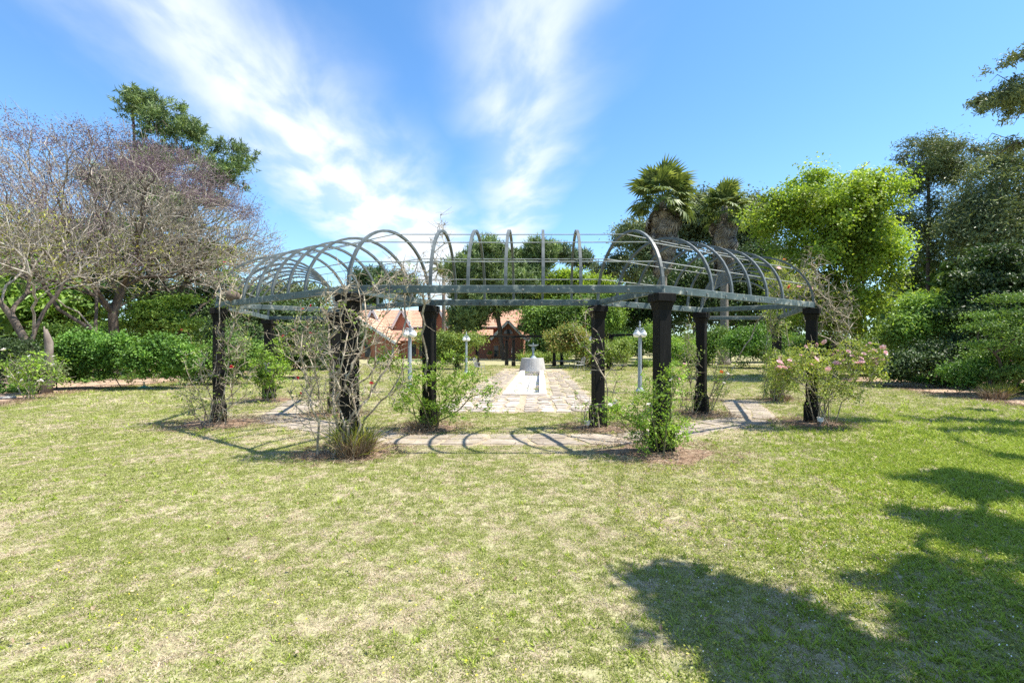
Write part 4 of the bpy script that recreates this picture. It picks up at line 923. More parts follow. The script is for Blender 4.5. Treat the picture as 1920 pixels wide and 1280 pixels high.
def fan_palm(px, d, ytop, label, scale=1.0):
    b = np.array([W(px, 600, d)[0], d, 0]); zc = W(px, ytop, d)[2]-1.0; t = thing('fan_palm', b, label, 'palm tree', 'fan palms')
    prof = [(.62, 0), (.5, .3), (.42, .9), (.36, 2.2), (.33, zc*.5), (.30, zc-.6), (.25, zc)]
    MB().lathe(b, prof, 14).build('trunk', M['bark_palm'], t, True)
    def frond(me, z, az, el, sc_, name):
        o = link(bpy.data.objects.new(name, me), t, b+[0.2*math.cos(az), .2*math.sin(az), z])
        o.rotation_euler = Matrix.Rotation(az, 3, 'Z').to_4x4().to_3x3().to_4x4().to_euler() if False else (Matrix.Rotation(az, 3, 'Z') @ Matrix.Rotation(-el, 3, 'Y') @ Matrix.Rotation(random.uniform(-.5, .5), 3, 'X')).to_euler()
        o.scale = (sc_,)*3
    N = 46
    for k in range(N):
        f = k/(N-1); el = R(82-115*f**.9)+random.gauss(0, .12); frond(fan_l, zc-.15-.5*f, k*2.4+random.uniform(-.2, .2), el, scale*random.uniform(.85, 1.15), 'frond')
    for k in range(170):
        f = random.random(); frond(fan_d, zc-.5-f*5.0, random.uniform(0, 6.28), R(random.uniform(-84, -52)-10*f), scale*random.uniform(.6, .95)*(1-.35*f), 'dead_frond')
    return t
fan_palm(1243, 41, 345, 'taller fan palm with a thick skirt of dead fronds', 1.5)
fan_palm(1358, 43, 366, 'shorter fan palm beside the maple', 1.3)
# feather palm seen through the arches
b = np.array([W(832, 600, 66)[0], 66, 0]); t = thing('feather_palm', b, 'slim grey feather palm standing before the house', 'palm tree'); zc = W(0, 512, 66)[2]
MB().lathe(b, [(.34, 0), (.27, 1), (.25, zc*.6), (.22, zc)], 12).build('trunk', M['bark_grey'], t, True)
Vs = []; Fs = []; rn = []; n_ = 0
for k in range(18):
    s = k/17; x = 2.6*s; z = .9*math.sin(s*2.4)-1.1*s*s
    for sg in (-1, 1):
        l = .75*(1-.5*s)*random.uniform(.8, 1.1); P = [[x, 0, z], [x+.1, sg*l*.5, z+.05-l*.2], [x+.25, sg*l*.75, z-l*.75], [x+.02, sg*l*.45, z-l*.3]]
        Vs += P; Fs.append([n_, n_+1, n_+2, n_+3]); rn.append(random.random()); n_ += 4
fea = npmesh('feather_frond', np.array(Vs), np.array(Fs), rn); fea.materials.append(M['l_euca'])
for k in range(17):
    o = link(bpy.data.objects.new('frond', fea), t, b+[0, 0, zc]); o.rotation_euler = (Matrix.Rotation(k*2.4, 3, 'Z') @ Matrix.Rotation(-R(60-80*k/16), 3, 'Y')).to_euler()

# ================================================================= HEDGES, SHRUBS
BU('glossy bright green clipped shrub mass in the left bed', 18.5, [(140, 672, 40, 46), (185, 672, 42, 44), (235, 676, 44, 42), (290, 672, 44, 42), (340, 680, 36, 38), (165, 645, 30, 20), (120, 690, 26, 36)], 'l_hedge', 900, 60, .26, .10, .065, name='hedge', cat='hedge')
BU('low dark juniper-like shrub at the far left edge', 18, [(-20, 670, 60, 40), (50, 680, 45, 36), (20, 655, 40, 24)], 'l_dark', 380, 60, .26, .08, .03)
BU('dusty grey-brown shrub behind the white roses', 16.5, [(75, 695, 40, 28)], 'l_euca', 110, 50, .26, .09, .04)
BU('loose green shrub between hedge and left columns', 20.5, [(400, 680, 40, 45), (450, 665, 44, 40)], 'l_mid', 360, 60, .3, .10, .06)
BU('dark dense shrub seen past the far left column', 25, [(520, 660, 60, 40), (580, 650, 50, 44), (450, 640, 50, 44)], 'l_dark', 480, 60, .4, .14, .08)
BU('tall dark hedge behind the left bed', 30, [(380, 650, 60, 30), (100, 640, 60, 30), (250, 640, 80, 24)], 'l_mid', 380, 60, .5, .16, .1, name='hedge', cat='hedge')
BU('climbing rose thicket over the left end of the far pergola', 34, [(850, 655, 42, 30), (825, 670, 36, 20), (885, 640, 30, 16), (800, 640, 30, 14)], 'l_rose', 300, 60, .45, .14, .08)
BU('orange-tipped climber over the right end of the far pergola', 36, [(1078, 632, 36, 20), (1050, 640, 24, 18), (1105, 650, 30, 24)], 'l_red', 300, 60, .45, .15, .09)
BU('grey-green rose thicket beside the right inner column', 33, [(1130, 665, 30, 28), (1165, 660, 22, 30)], 'l_rose', 170, 40, .35, .12, .07)
BU('low rose bed with red flowers beyond the bench', 47, [(1015, 672, 26, 9), (1045, 670, 26, 10), (990, 672, 20, 8)], 'l_rose', 150, 50, .4, .15, .09)
BU('broad light green shrub behind the right lamp post', 40, [(1190, 650, 40, 30), (1225, 640, 36, 34), (1270, 655, 36, 28)], 'l_light', 360, 60, .5, .15, .08)
BU('dark green shrub between the fan palm trunks', 41, [(1300, 655, 40, 30), (1330, 640, 30, 30)], 'l_mid', 280, 60, .5, .15, .09)
BU('dark green shrub right of the second fan palm', 36, [(1400, 655, 50, 34), (1440, 645, 40, 40), (1480, 660, 40, 34)], 'l_hedge', 420, 60, .45, .14, .09)
BU('green shrub in the shade under the maple', 27, [(1540, 660, 60, 34), (1600, 670, 50, 30), (1640, 655, 40, 36)], 'l_mid', 420, 60, .4, .13, .08)
BU('dark bank of shrubs behind the right rose bed', 19, [(1700, 680, 50, 32), (1760, 680, 50, 32), (1820, 670, 60, 44), (1900, 680, 60, 40)], 'l_dark', 620, 60, .3, .11, .06)
BU('low bright ground plants at the foot of the palm', 38, [(1215, 684, 22, 7), (1255, 684, 24, 7)], 'l_light', 70, 50, .3, .14, .08)
BU('dark bank closing the view left of the house', 48, [(620, 655, 60, 22), (560, 640, 50, 26)], 'l_dark', 260, 60, .6, .2, .12)
BU('deep green shrubs low in the right corner bed', 16.5, [(1860, 690, 44, 30), (1920, 690, 50, 34), (1990, 690, 50, 40), (1800, 700, 34, 22)], 'l_hedge', 420, 60, .3, .10, .055)
# far-off woodland behind everything
wb = []
for px, top in ((-250, 560), (-120, 570), (-20, 600), (60, 612), (140, 628), (240, 632), (330, 610), (420, 600), (500, 590), (580, 585), (650, 600), (1000, 560), (1060, 530), (1130, 540), (1200, 540), (1280, 520), (1360, 500), (1450, 500), (1550, 520), (1650, 540), (1750, 500), (1850, 500), (1950, 480), (2100, 480), (2300, 500)):
    dd = 100; hgt = W(0, top, dd)[2]; wb.append([W(px, 0, dd)[0], dd+rng.uniform(-4, 6), hgt*.45, 8.5, 4, hgt*.55]); wb.append([W(px, 0, dd)[0], dd-5, 1.2, 9, 2, 2.6]); wb.append([W(px+55, 0, dd)[0], dd-6, 1.2, 9, 2, 2.6])
for (x_, y_, h_) in ((30, 26, 7), (34, 20, 8), (36, 13, 7), (38, 6, 8), (34, 34, 9), (40, -2, 7), (36, 44, 9), (-32, 22, 7), (-36, 14, 8), (-38, 6, 7), (-36, 32, 8), (-40, -2, 7), (60, 60, 10), (80, 75, 10), (-60, 60, 9), (-80, 75, 9)): wb.append([x_, y_, h_*.45, 5, 5, h_*.55])
V, F, rnd, K = crown_mesh(wb, 5600, 26, 1.3, .8, .5, .4, .2)
add('distant_woodland', npmesh('distant_woodland', V, F, rnd), M['l_mid'])['kind'] = 'stuff'
# ================================================================= BEDS AND MULCH
bedL = [G(-260, 790), G(-60, 768), G(0, 759), G(45, 752), (G(90, 741)), G(140, 734), G(200, 727), G(270, 722), G(340, 714), G(400, 706), G(470, 699), G(560, 692), G(640, 690), G(640, 683), G(520, 683), G(380, 688), G(200, 692), G(0, 695), G(-260, 700)]
sheet('left_bed_soil', wob(bedL, .10, .8), 'soil', .004)
bedR = [G(1560, 712), G(1620, 718), G(1690, 729), G(1760, 740), G(1830, 749), G(1920, 761), G(2060, 782), G(2200, 740), G(2060, 706), G(1800, 700), G(1650, 702)]
sheet('right_bed_soil', wob(bedR, .10, .7), 'soil', .004)
mulch_c = []
for k in range(6):
    a = R(-90+36*k)
    for rho, rr in ((RO-.03, .56), (RI, .48)): mulch_c.append((*PV(a, rho), rr*rng.uniform(.8, 1.2)))
mb = MB()
for (x, y, rr) in mulch_c:
    ns_, nr_ = 30, 5; P = [(x, y, .05)]; 
    for j in range(1, nr_+1):
        for k in range(ns_):
            a = 2*math.pi*k/ns_; q = rr*j/nr_*(1+.55*mnoise.noise(Vector((math.cos(a)*1.5+x, math.sin(a)*1.5+y, 0))))*1.05
            P.append((x+q*math.cos(a)*1.15, y+q*math.sin(a), .045*(1-(j/nr_)**2)+.004+.012*random.random()*(j < nr_)))
    Fc = [(0, 1+k, 1+(k+1) % ns_) for k in range(ns_)]+[(1+(j-1)*ns_+k, 1+j*ns_+k, 1+j*ns_+(k+1) % ns_, 1+(j-1)*ns_+(k+1) % ns_) for j in range(1, nr_) for k in range(ns_)]
    mb.put(P, Fc)
tag(mb.build('mulch_mounds', M['mulch']), kind='stuff')
def scatter_straw(C, n, r, h, ln, wd, flat=.35):
    x, y = C; a = rng.uniform(0, 6.28, n); q = r*np.sqrt(rng.random(n))*rng.choice([1, 1, 1.25], n)
    c = np.stack([x+q*np.cos(a)*1.1, y+q*np.sin(a), .02+rng.random(n)*h*np.clip(1.2-q/r, .1, 1)], 1)
    D = rng.normal(size=(n, 3))*[1, 1, flat]; return leafquads(c, rng.normal(size=(n, 3))+[0, 0, .7], ln*rng.uniform(.5, 1.3, n), wd, D, 0)
Vs, Fs, o_ = [], [], 0
for (x, y, rr) in mulch_c:
    n = int(1500 if y < 12 else 600); V, F = scatter_straw((x, y), n, rr*1.65, .10, .12, .008); Vs.append(V); Fs.append(F+o_); o_ += len(V)
for poly, n in ((bedL, 5000), (bedR, 3000)):
    P = np.array(poly)[:, :2]; k = rng.integers(0, len(P)//2+2, n); a = P[k]; b_ = P[(k+1) % len(P)]; q = a+(b_-a)*rng.random((n, 1))+rng.normal(0, .25, (n, 2))
    V, F = leafquads(np.c_[q, .01+.03*rng.random(n)], rng.normal(size=(n, 3))+[0, 0, 1], .16*rng.uniform(.5, 1.3, n), .014, rng.normal(size=(n, 3))*[1, 1, .25], 0); Vs.append(V); Fs.append(F+o_); o_ += len(V)
V = np.vstack(Vs); F = np.vstack(Fs); add('dry_litter', npmesh('dry_litter', V, F, rng.random(len(F))), M['straw'])['kind'] = 'stuff'

# ================================================================= ROSES
RG = 'climbing roses on the pergola columns'
def col(k, outer=True): return np.array([*PV(R(-90+36*k), RO-.03 if outer else RI), 0.0])
def rb(px0, px1, py0, py1, d, dep=.5):
    c = W((px0+px1)/2, (py0+py1)/2, d); s = d/FPX; return [*c, (px1-px0)/2*s, dep, (py1-py0)/2*s]
c = col(2)   # near left column
rose('big leafless thorny rose sprawling in front of the near left column', RG, c+[-.1, -.18, 0], [rb(560, 650, 560, 720, 7.0, .45), rb(640, 740, 520, 700, 7.0, .4), rb(590, 700, 640, 800, 6.9, .35), rb(680, 780, 600, 780, 7.1, .4), rb(700, 800, 470, 580, 7.4, .5), rb(590, 680, 490, 600, 7.0, .4), rb(545, 600, 690, 800, 7.0, .4)], 'l_rose', 420, .005, 500, .045, 22, .32, twig=900, rmx=.018, flowers=[('p_red', 2, .03, .8)], kpath=.5, step=.2)
rose('dead climber trailing over the arches above the inner left column', RG, col(2, False)+[-.05, .1, 0], [rb(740, 800, 470, 560, 8.6, .5), rb(790, 850, 420, 560, 8.8, .3), rb(700, 880, 500, 560, 8.8, .5), rb(815, 835, 400, 450, 8.8, .1)], 'l_rose', 90, .005, 0, .04, 3, .1, rmx=.02, twig=320, kpath=.3)
c = col(2, False)
rose('leafy green rose with sprays reaching right from the inner left column', RG, c+[.02, -.15, 0], [rb(735, 800, 655, 790, 9.0, .45), rb(800, 900, 660, 780, 9.0, .4), rb(870, 940, 690, 780, 8.9, .2), rb(690, 760, 650, 700, 8.9, .3), rb(800, 880, 740, 800, 9.0, .3)], 'l_rose2', 200, .004, 6500, .042, 14, .25, twig=60, cane='cane_green', flowers=[('p_white', 2, .03, .8)])
c = col(3, False)
rose('sparse rose of long bare arching canes at the inner right column', RG, c+[-.2, -.15, 0], [rb(1065, 1120, 720, 800, 9.1, .3), rb(1070, 1130, 560, 700, 9.0, .3), rb(1120, 1190, 640, 760, 9.0, .3), rb(1075, 1100, 540, 620, 9.0, .1), rb(1150, 1200, 690, 790, 8.9, .3)], 'l_rose2', 60, .005, 600, .04, 8, .25, twig=120, kpath=.1)
c = col(3)
rose('low green rose with pale pink blooms round the near right column', RG, c+[-.1, -.15, 0], [rb(1170, 1240, 740, 845, 7.1, .45), rb(1225, 1300, 770, 845, 7.1, .4), rb(1175, 1290, 690, 790, 7.0, .35), rb(1240, 1290, 680, 720, 7.0, .15), rb(1120, 1180, 740, 800, 7.1, .3)], 'l_rose2', 190, .0035, 5200, .036, 14, .3, twig=60, cane='cane_green', flowers=[('p_white', 9, .028, .3), ('p_pink', 3, .028, .3)])
c = col(1)   # left outer
rose('dense bare rose thicket climbing the left outer column', RG, c+[.05, -.2, 0], [rb(350, 400, 640, 790, 9.4, .45), rb(400, 480, 600, 790, 9.5, .45), rb(405, 470, 540, 680, 9.6, .35), rb(330, 380, 700, 790, 9.4, .3), rb(390, 470, 480, 570, 9.9, .5)], 'l_rose', 400, .0045, 1300, .045, 22, .3, twig=600, flowers=[('p_red', 2, .04, .4)], kpath=.5)
c = col(4)   # right outer, pink
rose('broad bushy rose full of pink blooms around the right outer column', RG, c+[.12, -.12, 0], [rb(1470, 1560, 640, 720, 9.5, .6), rb(1550, 1650, 640, 710, 9.5, .6), rb(1440, 1500, 660, 740, 9.6, .5), rb(1500, 1620, 690, 760, 9.4, .5), rb(1620, 1665, 650, 720, 9.4, .3)], 'l_rosey', 520, .0038, 8000, .044, 26, .25, twig=200, flowers=[('p_pink', 48, .058, 1.1)], kpath=.5, leafzone=.55)
rose('pale leafless branches fanning out above the right outer column', RG, c+[.3, .25, 0], [rb(1510, 1560, 500, 640, 10.2, .4), rb(1550, 1610, 530, 640, 10.2, .4), rb(1490, 1540, 460, 560, 10.2, .4), rb(1560, 1600, 600, 680, 10.2, .3)], 'l_rosey', 220, .005, 200, .045, 8, .2, twig=600, kpath=.3)
rose('yellow-leaved climber lying over the right arches', RG, col(4, False)+[.15, .1, 0], [rb(1430, 1530, 500, 570, 11.0, .6), rb(1440, 1480, 480, 530, 11.4, .4)], 'l_rosey', 110, .005, 1500, .05, 4, .1, twig=160, kpath=.3, flowers=[('p_pink', 4, .05, 2), ('p_coral', 2, .05, 2)])
c = col(1, False)
rose('straggly rose with tiny red flowers at the second left column', RG, c+[.1, -.25, 0], [rb(545, 620, 560, 700, 10.4, .4), rb(500, 600, 580, 680, 10.6, .5), rb(600, 660, 660, 770, 10.6, .3), rb(560, 620, 690, 770, 10.5, .3)], 'l_rose', 220, .005, 900, .045, 12, .25, twig=300, flowers=[('p_red', 9, .035, .5)], kpath=.5)
c = col(4, False)
rose('upright canes with one orange bloom by the second right column', RG, c+[-.25, -.05, 0], [rb(1275, 1312, 620, 770, 11.0, .35), rb(1330, 1370, 640, 760, 11.0, .35), rb(1280, 1300, 590, 680, 11.0, .2)], 'l_rose', 220, .0045, 1600, .045, 16, .35, twig=200, flowers=[('p_white', 2, .04, .5)])
t = ov; 
rose('single orange rose bloom beside the second right column', RG, c+[.2, -.2, 0], [rb(1345, 1356, 700, 716, 10.7, .05)], 'l_rose2', 3, .004, 60, .04, 2, .1, flowers=[('p_orange', 1, .055, .5)])
c = col(0)
rose('leafy rose at the far left column with the grey box', RG, c+[.3, -.3, 0], [rb(485, 545, 630, 740, 14.0, .4), rb(470, 500, 660, 740, 13.8, .3)], 'l_rose2', 130, .005, 3200, .06, 10, .3, twig=60)
c = col(5)
rose('twiggy rose with scattered pink blooms at the far right column', RG, c+[-.2, -.3, 0], [rb(1425, 1460, 640, 740, 13.9, .5), rb(1460, 1500, 640, 740, 13.9, .5), rb(1430, 1480, 560, 640, 14.2, .4)], 'l_rose', 320, .005, 3500, .055, 20, .4, twig=260, flowers=[('p_pink', 6, .06, .5)])
ub = []
for px0, py0, px1, py1, nn in ((1590, 706, 1960, 742, 34), (-60, 742, 60, 735, 8), (130, 720, 640, 688, 40)):
    for k in range(nn):
        f = rng.random(); p = G(px0+(px1-px0)*f, py0+(py1-py0)*f-rng.uniform(0, 7)); ub.append([*p[:2], .10, rng.uniform(.25, .6), rng.uniform(.25, .5), rng.uniform(.12, .34)])
ub = [b for k in range(1) for b in ub]; V, F, rnd, K = crown_mesh(ub, 900, 30, .16, .085, .05, .2, .02)
add('bed_undergrowth', npmesh('bed_undergrowth', V, F, rnd), M['l_hedge'])['kind'] = 'stuff'
RB = 'roses in the border beds'
def bedrose(px, py, w_, h_, label, leaf, fl, nl=500, ns=60, ln=.05):
    b = G(px, py); d = b[1]; s = d/FPX
    rose(label, RB, b, [[b[0], b[1]+.1, h_*s*.55, w_*s/2, .35, h_*s*.45]], leaf, ns, .0055, nl, ln, 8, .2, twig=30, flowers=fl, leafzone=.15)
bedrose(55, 748, 150, 95, 'white rose bush flowering beside the dark dead trunk', 'l_rose2', [('p_white', 14, .065, .3)], 1500, 90, .07)
bedrose(240, 722, 90, 75, 'white and red roses in front of the clipped green shrub', 'l_rose', [('p_white', 6, .08, .6), ('p_red', 3, .06, .6)], 900, 70, .07)
bedrose(290, 716, 60, 60, 'small white rose at the right end of the clipped shrub', 'l_rose', [('p_white', 2, .085, .6)], 600, 60, .07)
bedrose(355, 708, 90, 95, 'coral red roses behind the left outer column', 'l_rose', [('p_coral', 9, .09, .9), ('p_red', 2, .07, .9)], 1200, 90, .075)
bedrose(500, 697, 70, 60, 'coral roses beyond the far left column', 'l_rose', [('p_coral', 5, .09, .6)], 900, 60, .09)
bedrose(590, 697, 60, 50, 'small red roses in the bed behind the second left column', 'l_rose', [('p_red', 4, .09, .6)], 700, 50, .09)
bedrose(1725, 712, 60, 62, 'upright rose with reddish leaves and two pink blooms in the right bed', 'l_rosey', [('p_pink', 2, .055, .8), ('p_coral', 1, .05, .5)], 700, 60)
bedrose(1775, 724, 60, 65, 'young rose with one coral bloom in the right bed', 'l_rose', [('p_coral', 1, .06, .6)], 500, 50)
bedrose(1800, 728, 56, 42, 'low spreading rose without flowers in the right bed', 'l_rose2', None, 600, 50)
bedrose(1838, 734, 50, 60, 'bare twiggy rose behind the tall grass tuft', 'l_rose', None, 300, 60)
bedrose(1885, 742, 90, 78, 'pink and mauve rose bush at the right edge', 'l_rose', [('p_pink', 10, .05, .5), ('p_white', 1, .05, .6)], 1600, 90, .05)
bedrose(1652, 710, 50, 55, 'leggy rose just right of the pink flowering bush', 'l_rose', [('p_pink', 1, .05, .6)], 500, 50)
bedrose(1150, 690, 60, 50, 'grey twiggy rose standing on the lawn right of the path', 'l_rose', [('p_white', 2, .08, .6)], 500, 70, .1)
bedrose(862, 693, 70, 45, 'pale leafy rose by the left distant lamp post', 'l_rosey', [('p_pink', 3, .08, .5)], 900, 60, .1)
# grass tufts
def tuft(p, h, w_, n, label, stops='l_olive', wd=.012):
    p = np.array(p, float); t = thing('grass_tuft', p, label, 'grass tuft'); a = rng.uniform(0, 6.28, n); q = w_*.35*np.sqrt(rng.random(n))
    b0 = np.stack([p[0]+q*np.cos(a), p[1]+q*np.sin(a), np.full(n, .0)], 1); D = unit(np.stack([np.cos(a)*.3, np.sin(a)*.3, np.full(n, 1.)], 1)+rng.normal(0, .28, (n, 3))); Ln = h*rng.uniform(.5, 1.1, n)[:, None]
    s = unit(np.cross(D, rng.normal(size=(n, 3))))*wd/2; md = b0+D*Ln*.55; tp = b0+D*Ln*[1.25, 1.25, .85]
    V = np.stack([b0-s, b0+s, md+s*.8, md-s*.8, tp], 1).reshape(-1, 3); i = np.arange(n)[:, None]*5
    me = npmesh('blades', V-ORG[t.name], [i+[0, 1, 2, 3], i+[3, 2, 4]], rng.random(2*n)); add('blades', me, M[stops], t)
c = col(2)
tuft(c+[.12, -.16, 0], .72, .6, 420, 'tall green grass tuft at the foot of the near left column', 'l_olive', .009)
tuft(c+[.2, -.28, 0], .5, .6, 500, 'dry straw tuft at the foot of the near left column', 'straw', .008)
tuft(col(2, False)+[-.1, -.25, 0], .3, .5, 350, 'dry grass clump at the inner left column', 'straw', .008)
tuft(G(1870, 748), .6, .7, 500, 'straw and green grass tuft standing in the right bed', 'l_olive', .014)
tuft(G(1860, 749), .45, .8, 500, 'brown dry grass skirt round the green tuft', 'straw', .012)
tuft(col(5)+[0, -.3, 0], .35, .6, 300, 'dry grass at the far right column', 'straw', .01)
# ================================================================= GRASS on the lawn
tc_ = bpy.data.collections.new('grass_sources')
def gmat(name, a, b_, c_, sat=1.0, tr=.35):
    m, t, o = newmat(name); p = pos(t); at = t.nodes.new('ShaderNodeAttribute'); at.attribute_name = 'rnd'
    oi = t.nodes.new('ShaderNodeObjectInfo')
    ad = t.nodes.new('ShaderNodeMath'); ad.operation = 'MULTIPLY_ADD'; t.links.new(oi.outputs['Random'], ad.inputs[0]); ad.inputs[1].default_value = .55
    mu = t.nodes.new('ShaderNodeMath'); mu.operation = 'MULTIPLY'; t.links.new(at.outputs['Fac'], mu.inputs[0]); mu.inputs[1].default_value = .45; t.links.new(mu.outputs[0], ad.inputs[2])
    col_ = ramp(t, ad.outputs[0], [(0, a), (.5, b_), (1, c_)])
    f = t.nodes.new('ShaderNodeMapRange'); f.inputs['From Min'].default_value = .34; f.inputs['From Max'].default_value = .62; t.links.new(nnoise(t, p, .45, 4, .6), f.inputs['Value'])
    h = t.nodes.new('ShaderNodeHueSaturation'); h.inputs['Saturation'].default_value = sat; t.links.new(col_, h.inputs['Color'])
    mr = t.nodes.new('ShaderNodeMapRange'); mr.inputs['To Min'].default_value = 0.94; mr.inputs['To Max'].default_value = 1.05; t.links.new(f.outputs[0], mr.inputs['Value']); t.links.new(mr.outputs[0], h.inputs['Value'])
    b = t.nodes.new('ShaderNodeBsdfPrincipled'); b.inputs['Roughness'].default_value = .6; b.inputs['Specular IOR Level'].default_value = .3; t.links.new(h.outputs[0], b.inputs['Base Color'])
    tl = t.nodes.new('ShaderNodeBsdfTranslucent'); t.links.new(h.outputs[0], tl.inputs[0]); mx = t.nodes.new('ShaderNodeMixShader'); mx.inputs[0].default_value = tr
    t.links.new(b.outputs[0], mx.inputs[1]); t.links.new(tl.outputs[0], mx.inputs[2]); t.links.new(mx.outputs[0], o.inputs[0]); return m
gm = [gmat('lawn_blade_green', (0.16, 0.195, 0.04), (0.305, 0.345, 0.085), (0.47, 0.49, 0.18)), gmat('lawn_blade_straw', (0.36, 0.28, 0.185), (0.55, 0.46, 0.32), (0.72, 0.64, 0.50)), gmat('lawn_blade_lush', (0.16, 0.23, 0.02), (0.30, 0.39, 0.045), (0.46, 0.52, 0.09))]
def tuft_mesh(n, r, h, wd, lean, ntype):
    a = rng.uniform(0, 6.28, n); q = r*np.sqrt(rng.random(n)); b0 = np.stack([q*np.cos(a), q*np.sin(a), np.zeros(n)-.004], 1)
    D = unit(rng.normal(0, lean, (n, 3))*[1, 1, .2]+[0, 0, 1]); Ln = (h*rng.uniform(.5, 1.15, n))[:, None]; s = unit(np.cross(D, rng.normal(size=(n, 3))))*wd/2
    md = b0+D*Ln*.6; tp = md+(D*[1.5, 1.5, .7])*Ln*.45
    V = np.stack([b0-s, b0+s, md+s*.85, md-s*.85, tp], 1).reshape(-1, 3); i = np.arange(n)[:, None]*5
    return npmesh('blade_tuft', V, [i+[0, 1, 2, 3], i+[3, 2, 4]], rng.random(2*n))
srcs = []
for k in range(12):
    if k < 5: me = tuft_mesh(18, .036, .024, .0036, .75, 0); me.materials.append(gm[0])
    elif k < 9: me = tuft_mesh(18, .04, .022, .0036, 1.7, 1); me.materials.append(gm[1])
    else: me = tuft_mesh(9, .035, .048, .0065, .7, 2); me.materials.append(gm[2])
    o = bpy.data.objects.new('tuft_%02d' % k, me); tc_.objects.link(o); srcs.append(o)
def npnoise(x, y, s, seed=0): return np.array([mnoise.noise(Vector((a*s+seed, b_*s-seed, seed*.7))) for a, b_ in zip(x, y)])
# density falls with distance from the viewpoint side of the lawn
pts = []
for (y0, y1, dens, sc_) in ((1.9, 4.5, 1500, 1.0), (4.5, 8, 620, 1.35), (8, 13, 240, 2.0), (13, 22, 70, 3.2), (22, 42, 16, 5.0)):
    wl = lambda y: (CX-y*1.3-.9, CX+y*1.2+.9)
    x0, x1 = wl(y1); n = int((x1-x0)*(y1-y0)*dens); x = rng.uniform(x0, x1, n); y = rng.uniform(y0, y1, n)
    keep = (x > CX-y*1.3-1) & (x < CX+y*1.2+1); x, y = x[keep], y[keep]; pts.append(np.stack([x, y, np.full(len(x), sc_)], 1))
P = np.vstack(pts); x, y = P[:, 0], P[:, 1]
def inpoly(x, y, poly):
    poly = np.array(poly)[:, :2]; c_ = np.zeros(len(x), bool); j = len(poly)-1
    for i in range(len(poly)):
        xi, yi = poly[i]; xj, yj = poly[j]
        c_ ^= ((yi > y) != (yj > y)) & (x < (xj-xi)*(y-yi)/((yj-yi) or 1e-9)+xi); j = i
    return c_
bad = ((np.abs(x) < PW-.05+.15*np.sin(y*3)) & (y > 11.75+.1*np.sin(x*5)) & (y < 35)) & (rng.random(len(x)) > .09)
bad |= (inpoly(x, y, bedL) | inpoly(x, y, bedR)) & (rng.random(len(x)) > .02)
for (mx_, my_, rr) in mulch_c: bad |= (np.hypot((x-mx_)/1.1, y-my_) < rr*.95) & (rng.random(len(x)) > .08)
for k in range(5):
    a0, a1 = side_pts(k); am = (a0+a1)/2; u = PV(am, 2)-PV(am, 1); v_ = np.stack([x-PC[0], y-PC[1]], 1); ap = v_@u; tg_ = v_@np.array([-u[1], u[0]])
    e_ = .10*np.sin(x*4+y*3)+.08*np.sin(x*9-y*7); c18 = math.cos(R(18))
    bad |= (ap > rin*c18+e_) & (ap < rout*c18+e_) & (np.abs(tg_) < ap*math.tan(R(18))) & (rng.random(len(x)) > .34)
P = P[~bad]; x, y = P[:, 0], P[:, 1]; n = len(P)
n1 = npnoise(x, y, .42, 3); n2 = npnoise(x, y, 1.7, 11); n3 = npnoise(x, y, 5.5, 5)
dry = .16*n1+.32*n2+.60*n3; lush = 1/(1+np.exp(-(x-2.9-.45*(y-3)+1.4*n1+1.2*n2)*1.8)) * np.clip((13.5-y+2*n2)/7, 0, 1)
apx = np.hypot(x-PC[0], y-PC[1]); dry = dry-.45*lush+.28*np.exp(-((apx-6.4)/.9)**2)
pr = rng.random(n)
straw = pr < np.clip(.37+dry*1.4, .12, .92); bare_ = (rng.random(n) < np.clip((dry-.28)*1.6, 0, .6)); lushk = (~straw) & (rng.random(n) < .9*lush+.015)
vid = np.where(straw, rng.integers(5, 9, n), np.where(lushk, rng.integers(9, 12, n), rng.integers(0, 5, n)))
sel = ~bare_; P = P[sel]; vid = vid[sel]; n = len(P)
me = bpy.data.meshes.new('grass_points'); me.vertices.add(n); me.vertices.foreach_set('co', np.c_[P[:, :2], np.zeros(n)].astype(np.float32).ravel())
for nm, ty, val in (('vid', 'INT', vid.astype(np.int32)), ('gs', 'FLOAT', (P[:, 2]*rng.uniform(.75, 1.3, n)).astype(np.float32)), ('gr', 'FLOAT', rng.uniform(0, 6.28, n).astype(np.float32))):
    at = me.attributes.new(nm, ty, 'POINT'); at.data.foreach_set('value', val)
gr = bpy.data.objects.new('lawn_grass', me); COL.objects.link(gr); gr['kind'] = 'stuff'
ng = bpy.data.node_groups.new('grass_blades', 'GeometryNodeTree')
ng.interface.new_socket('Geometry', in_out='INPUT', socket_type='NodeSocketGeometry'); ng.interface.new_socket('Geometry', in_out='OUTPUT', socket_type='NodeSocketGeometry')
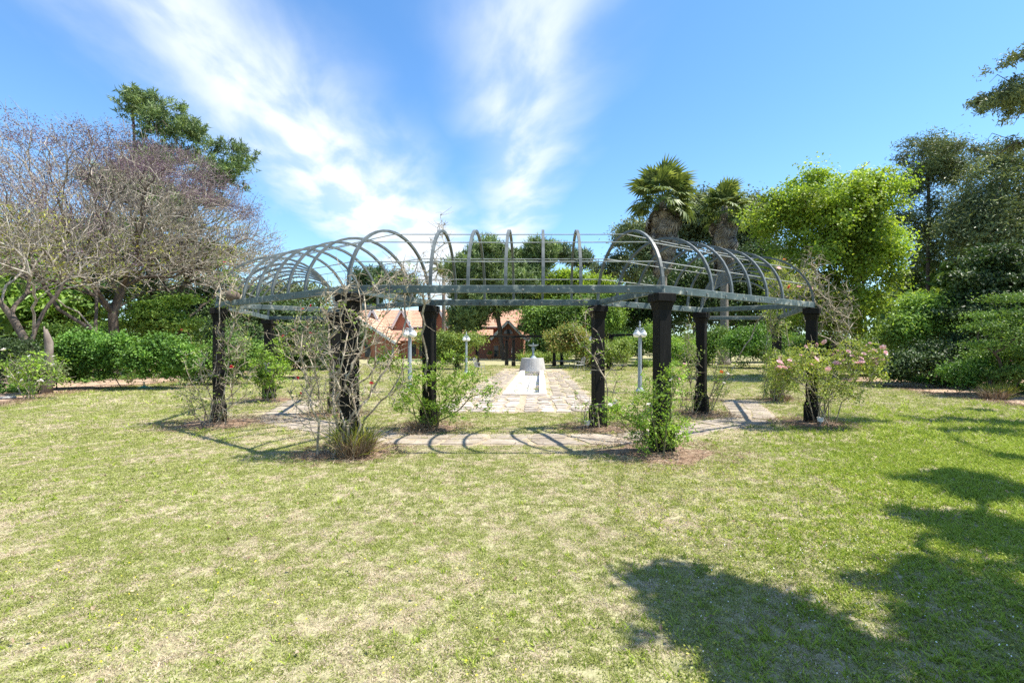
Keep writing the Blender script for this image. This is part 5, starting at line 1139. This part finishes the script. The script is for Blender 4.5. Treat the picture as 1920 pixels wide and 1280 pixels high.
N_ = ng.nodes.new; gi = N_('NodeGroupInput'); go = N_('NodeGroupOutput'); ip = N_('GeometryNodeInstanceOnPoints'); ci = N_('GeometryNodeCollectionInfo'); ci.inputs['Collection'].default_value = tc_; ci.inputs['Separate Children'].default_value = True; ci.inputs['Reset Children'].default_value = True
def na(nm, ty):
    q = N_('GeometryNodeInputNamedAttribute'); q.data_type = ty; q.inputs['Name'].default_value = nm; return [s for s in q.outputs if s.enabled][0]
lk = ng.links.new; m2p = N_('GeometryNodeMeshToPoints')
lk(gi.outputs[0], m2p.inputs[0]); lk(m2p.outputs[0], ip.inputs['Points']); lk(ci.outputs[0], ip.inputs['Instance']); ip.inputs['Pick Instance'].default_value = True; lk(na('vid', 'INT'), ip.inputs['Instance Index'])
cx_ = N_('ShaderNodeCombineXYZ'); lk(na('gr', 'FLOAT'), cx_.inputs[2]); lk(cx_.outputs[0], ip.inputs['Rotation']); lk(na('gs', 'FLOAT'), ip.inputs['Scale']); lk(ip.outputs[0], go.inputs[0])
md_ = gr.modifiers.new('blades', 'NODES'); md_.node_group = ng
print('grass points', n)
# clover leaves, petals, tiny yellow flowers strewn on the lawn
def strew(name, mat, n, size, xr, yr, z=.02, up=2.5, wd=.7):
    x = rng.uniform(*xr, n); y = rng.uniform(*yr, n); V, F = leafquads(np.c_[x, y, z+rng.random(n)*.02], rng.normal(size=(n, 3))+[0, 0, up], size*rng.uniform(.6, 1.3, n), size*wd, None)
    add(name, npmesh(name, V, F, rng.random(n)), M[mat])['kind'] = 'stuff'
strew('clover_leaves', 'l_olive', 9000, .020, (1.2, 4.6), (2.2, 6.5), .025)
strew('fallen_petals', 'p_white', 240, .011, (1.3, 3.3), (2.2, 4.0), .04)
strew('fallen_leaf_litter', 'straw', 900, .035, (-8, 9), (2.5, 13), .02)
M['p_yellow'] = leafm('yellow_petal', [(0, (.7, .6, .03)), (1, (.85, .75, .05))], .2, gain=1.0)
strew('yellow_lawn_flowers', 'p_yellow', 180, .014, (-3.5, .5), (2.3, 3.6), .035)

print('faces', sum(len(o.data.polygons) for o in sc.objects if o.type == 'MESH'))
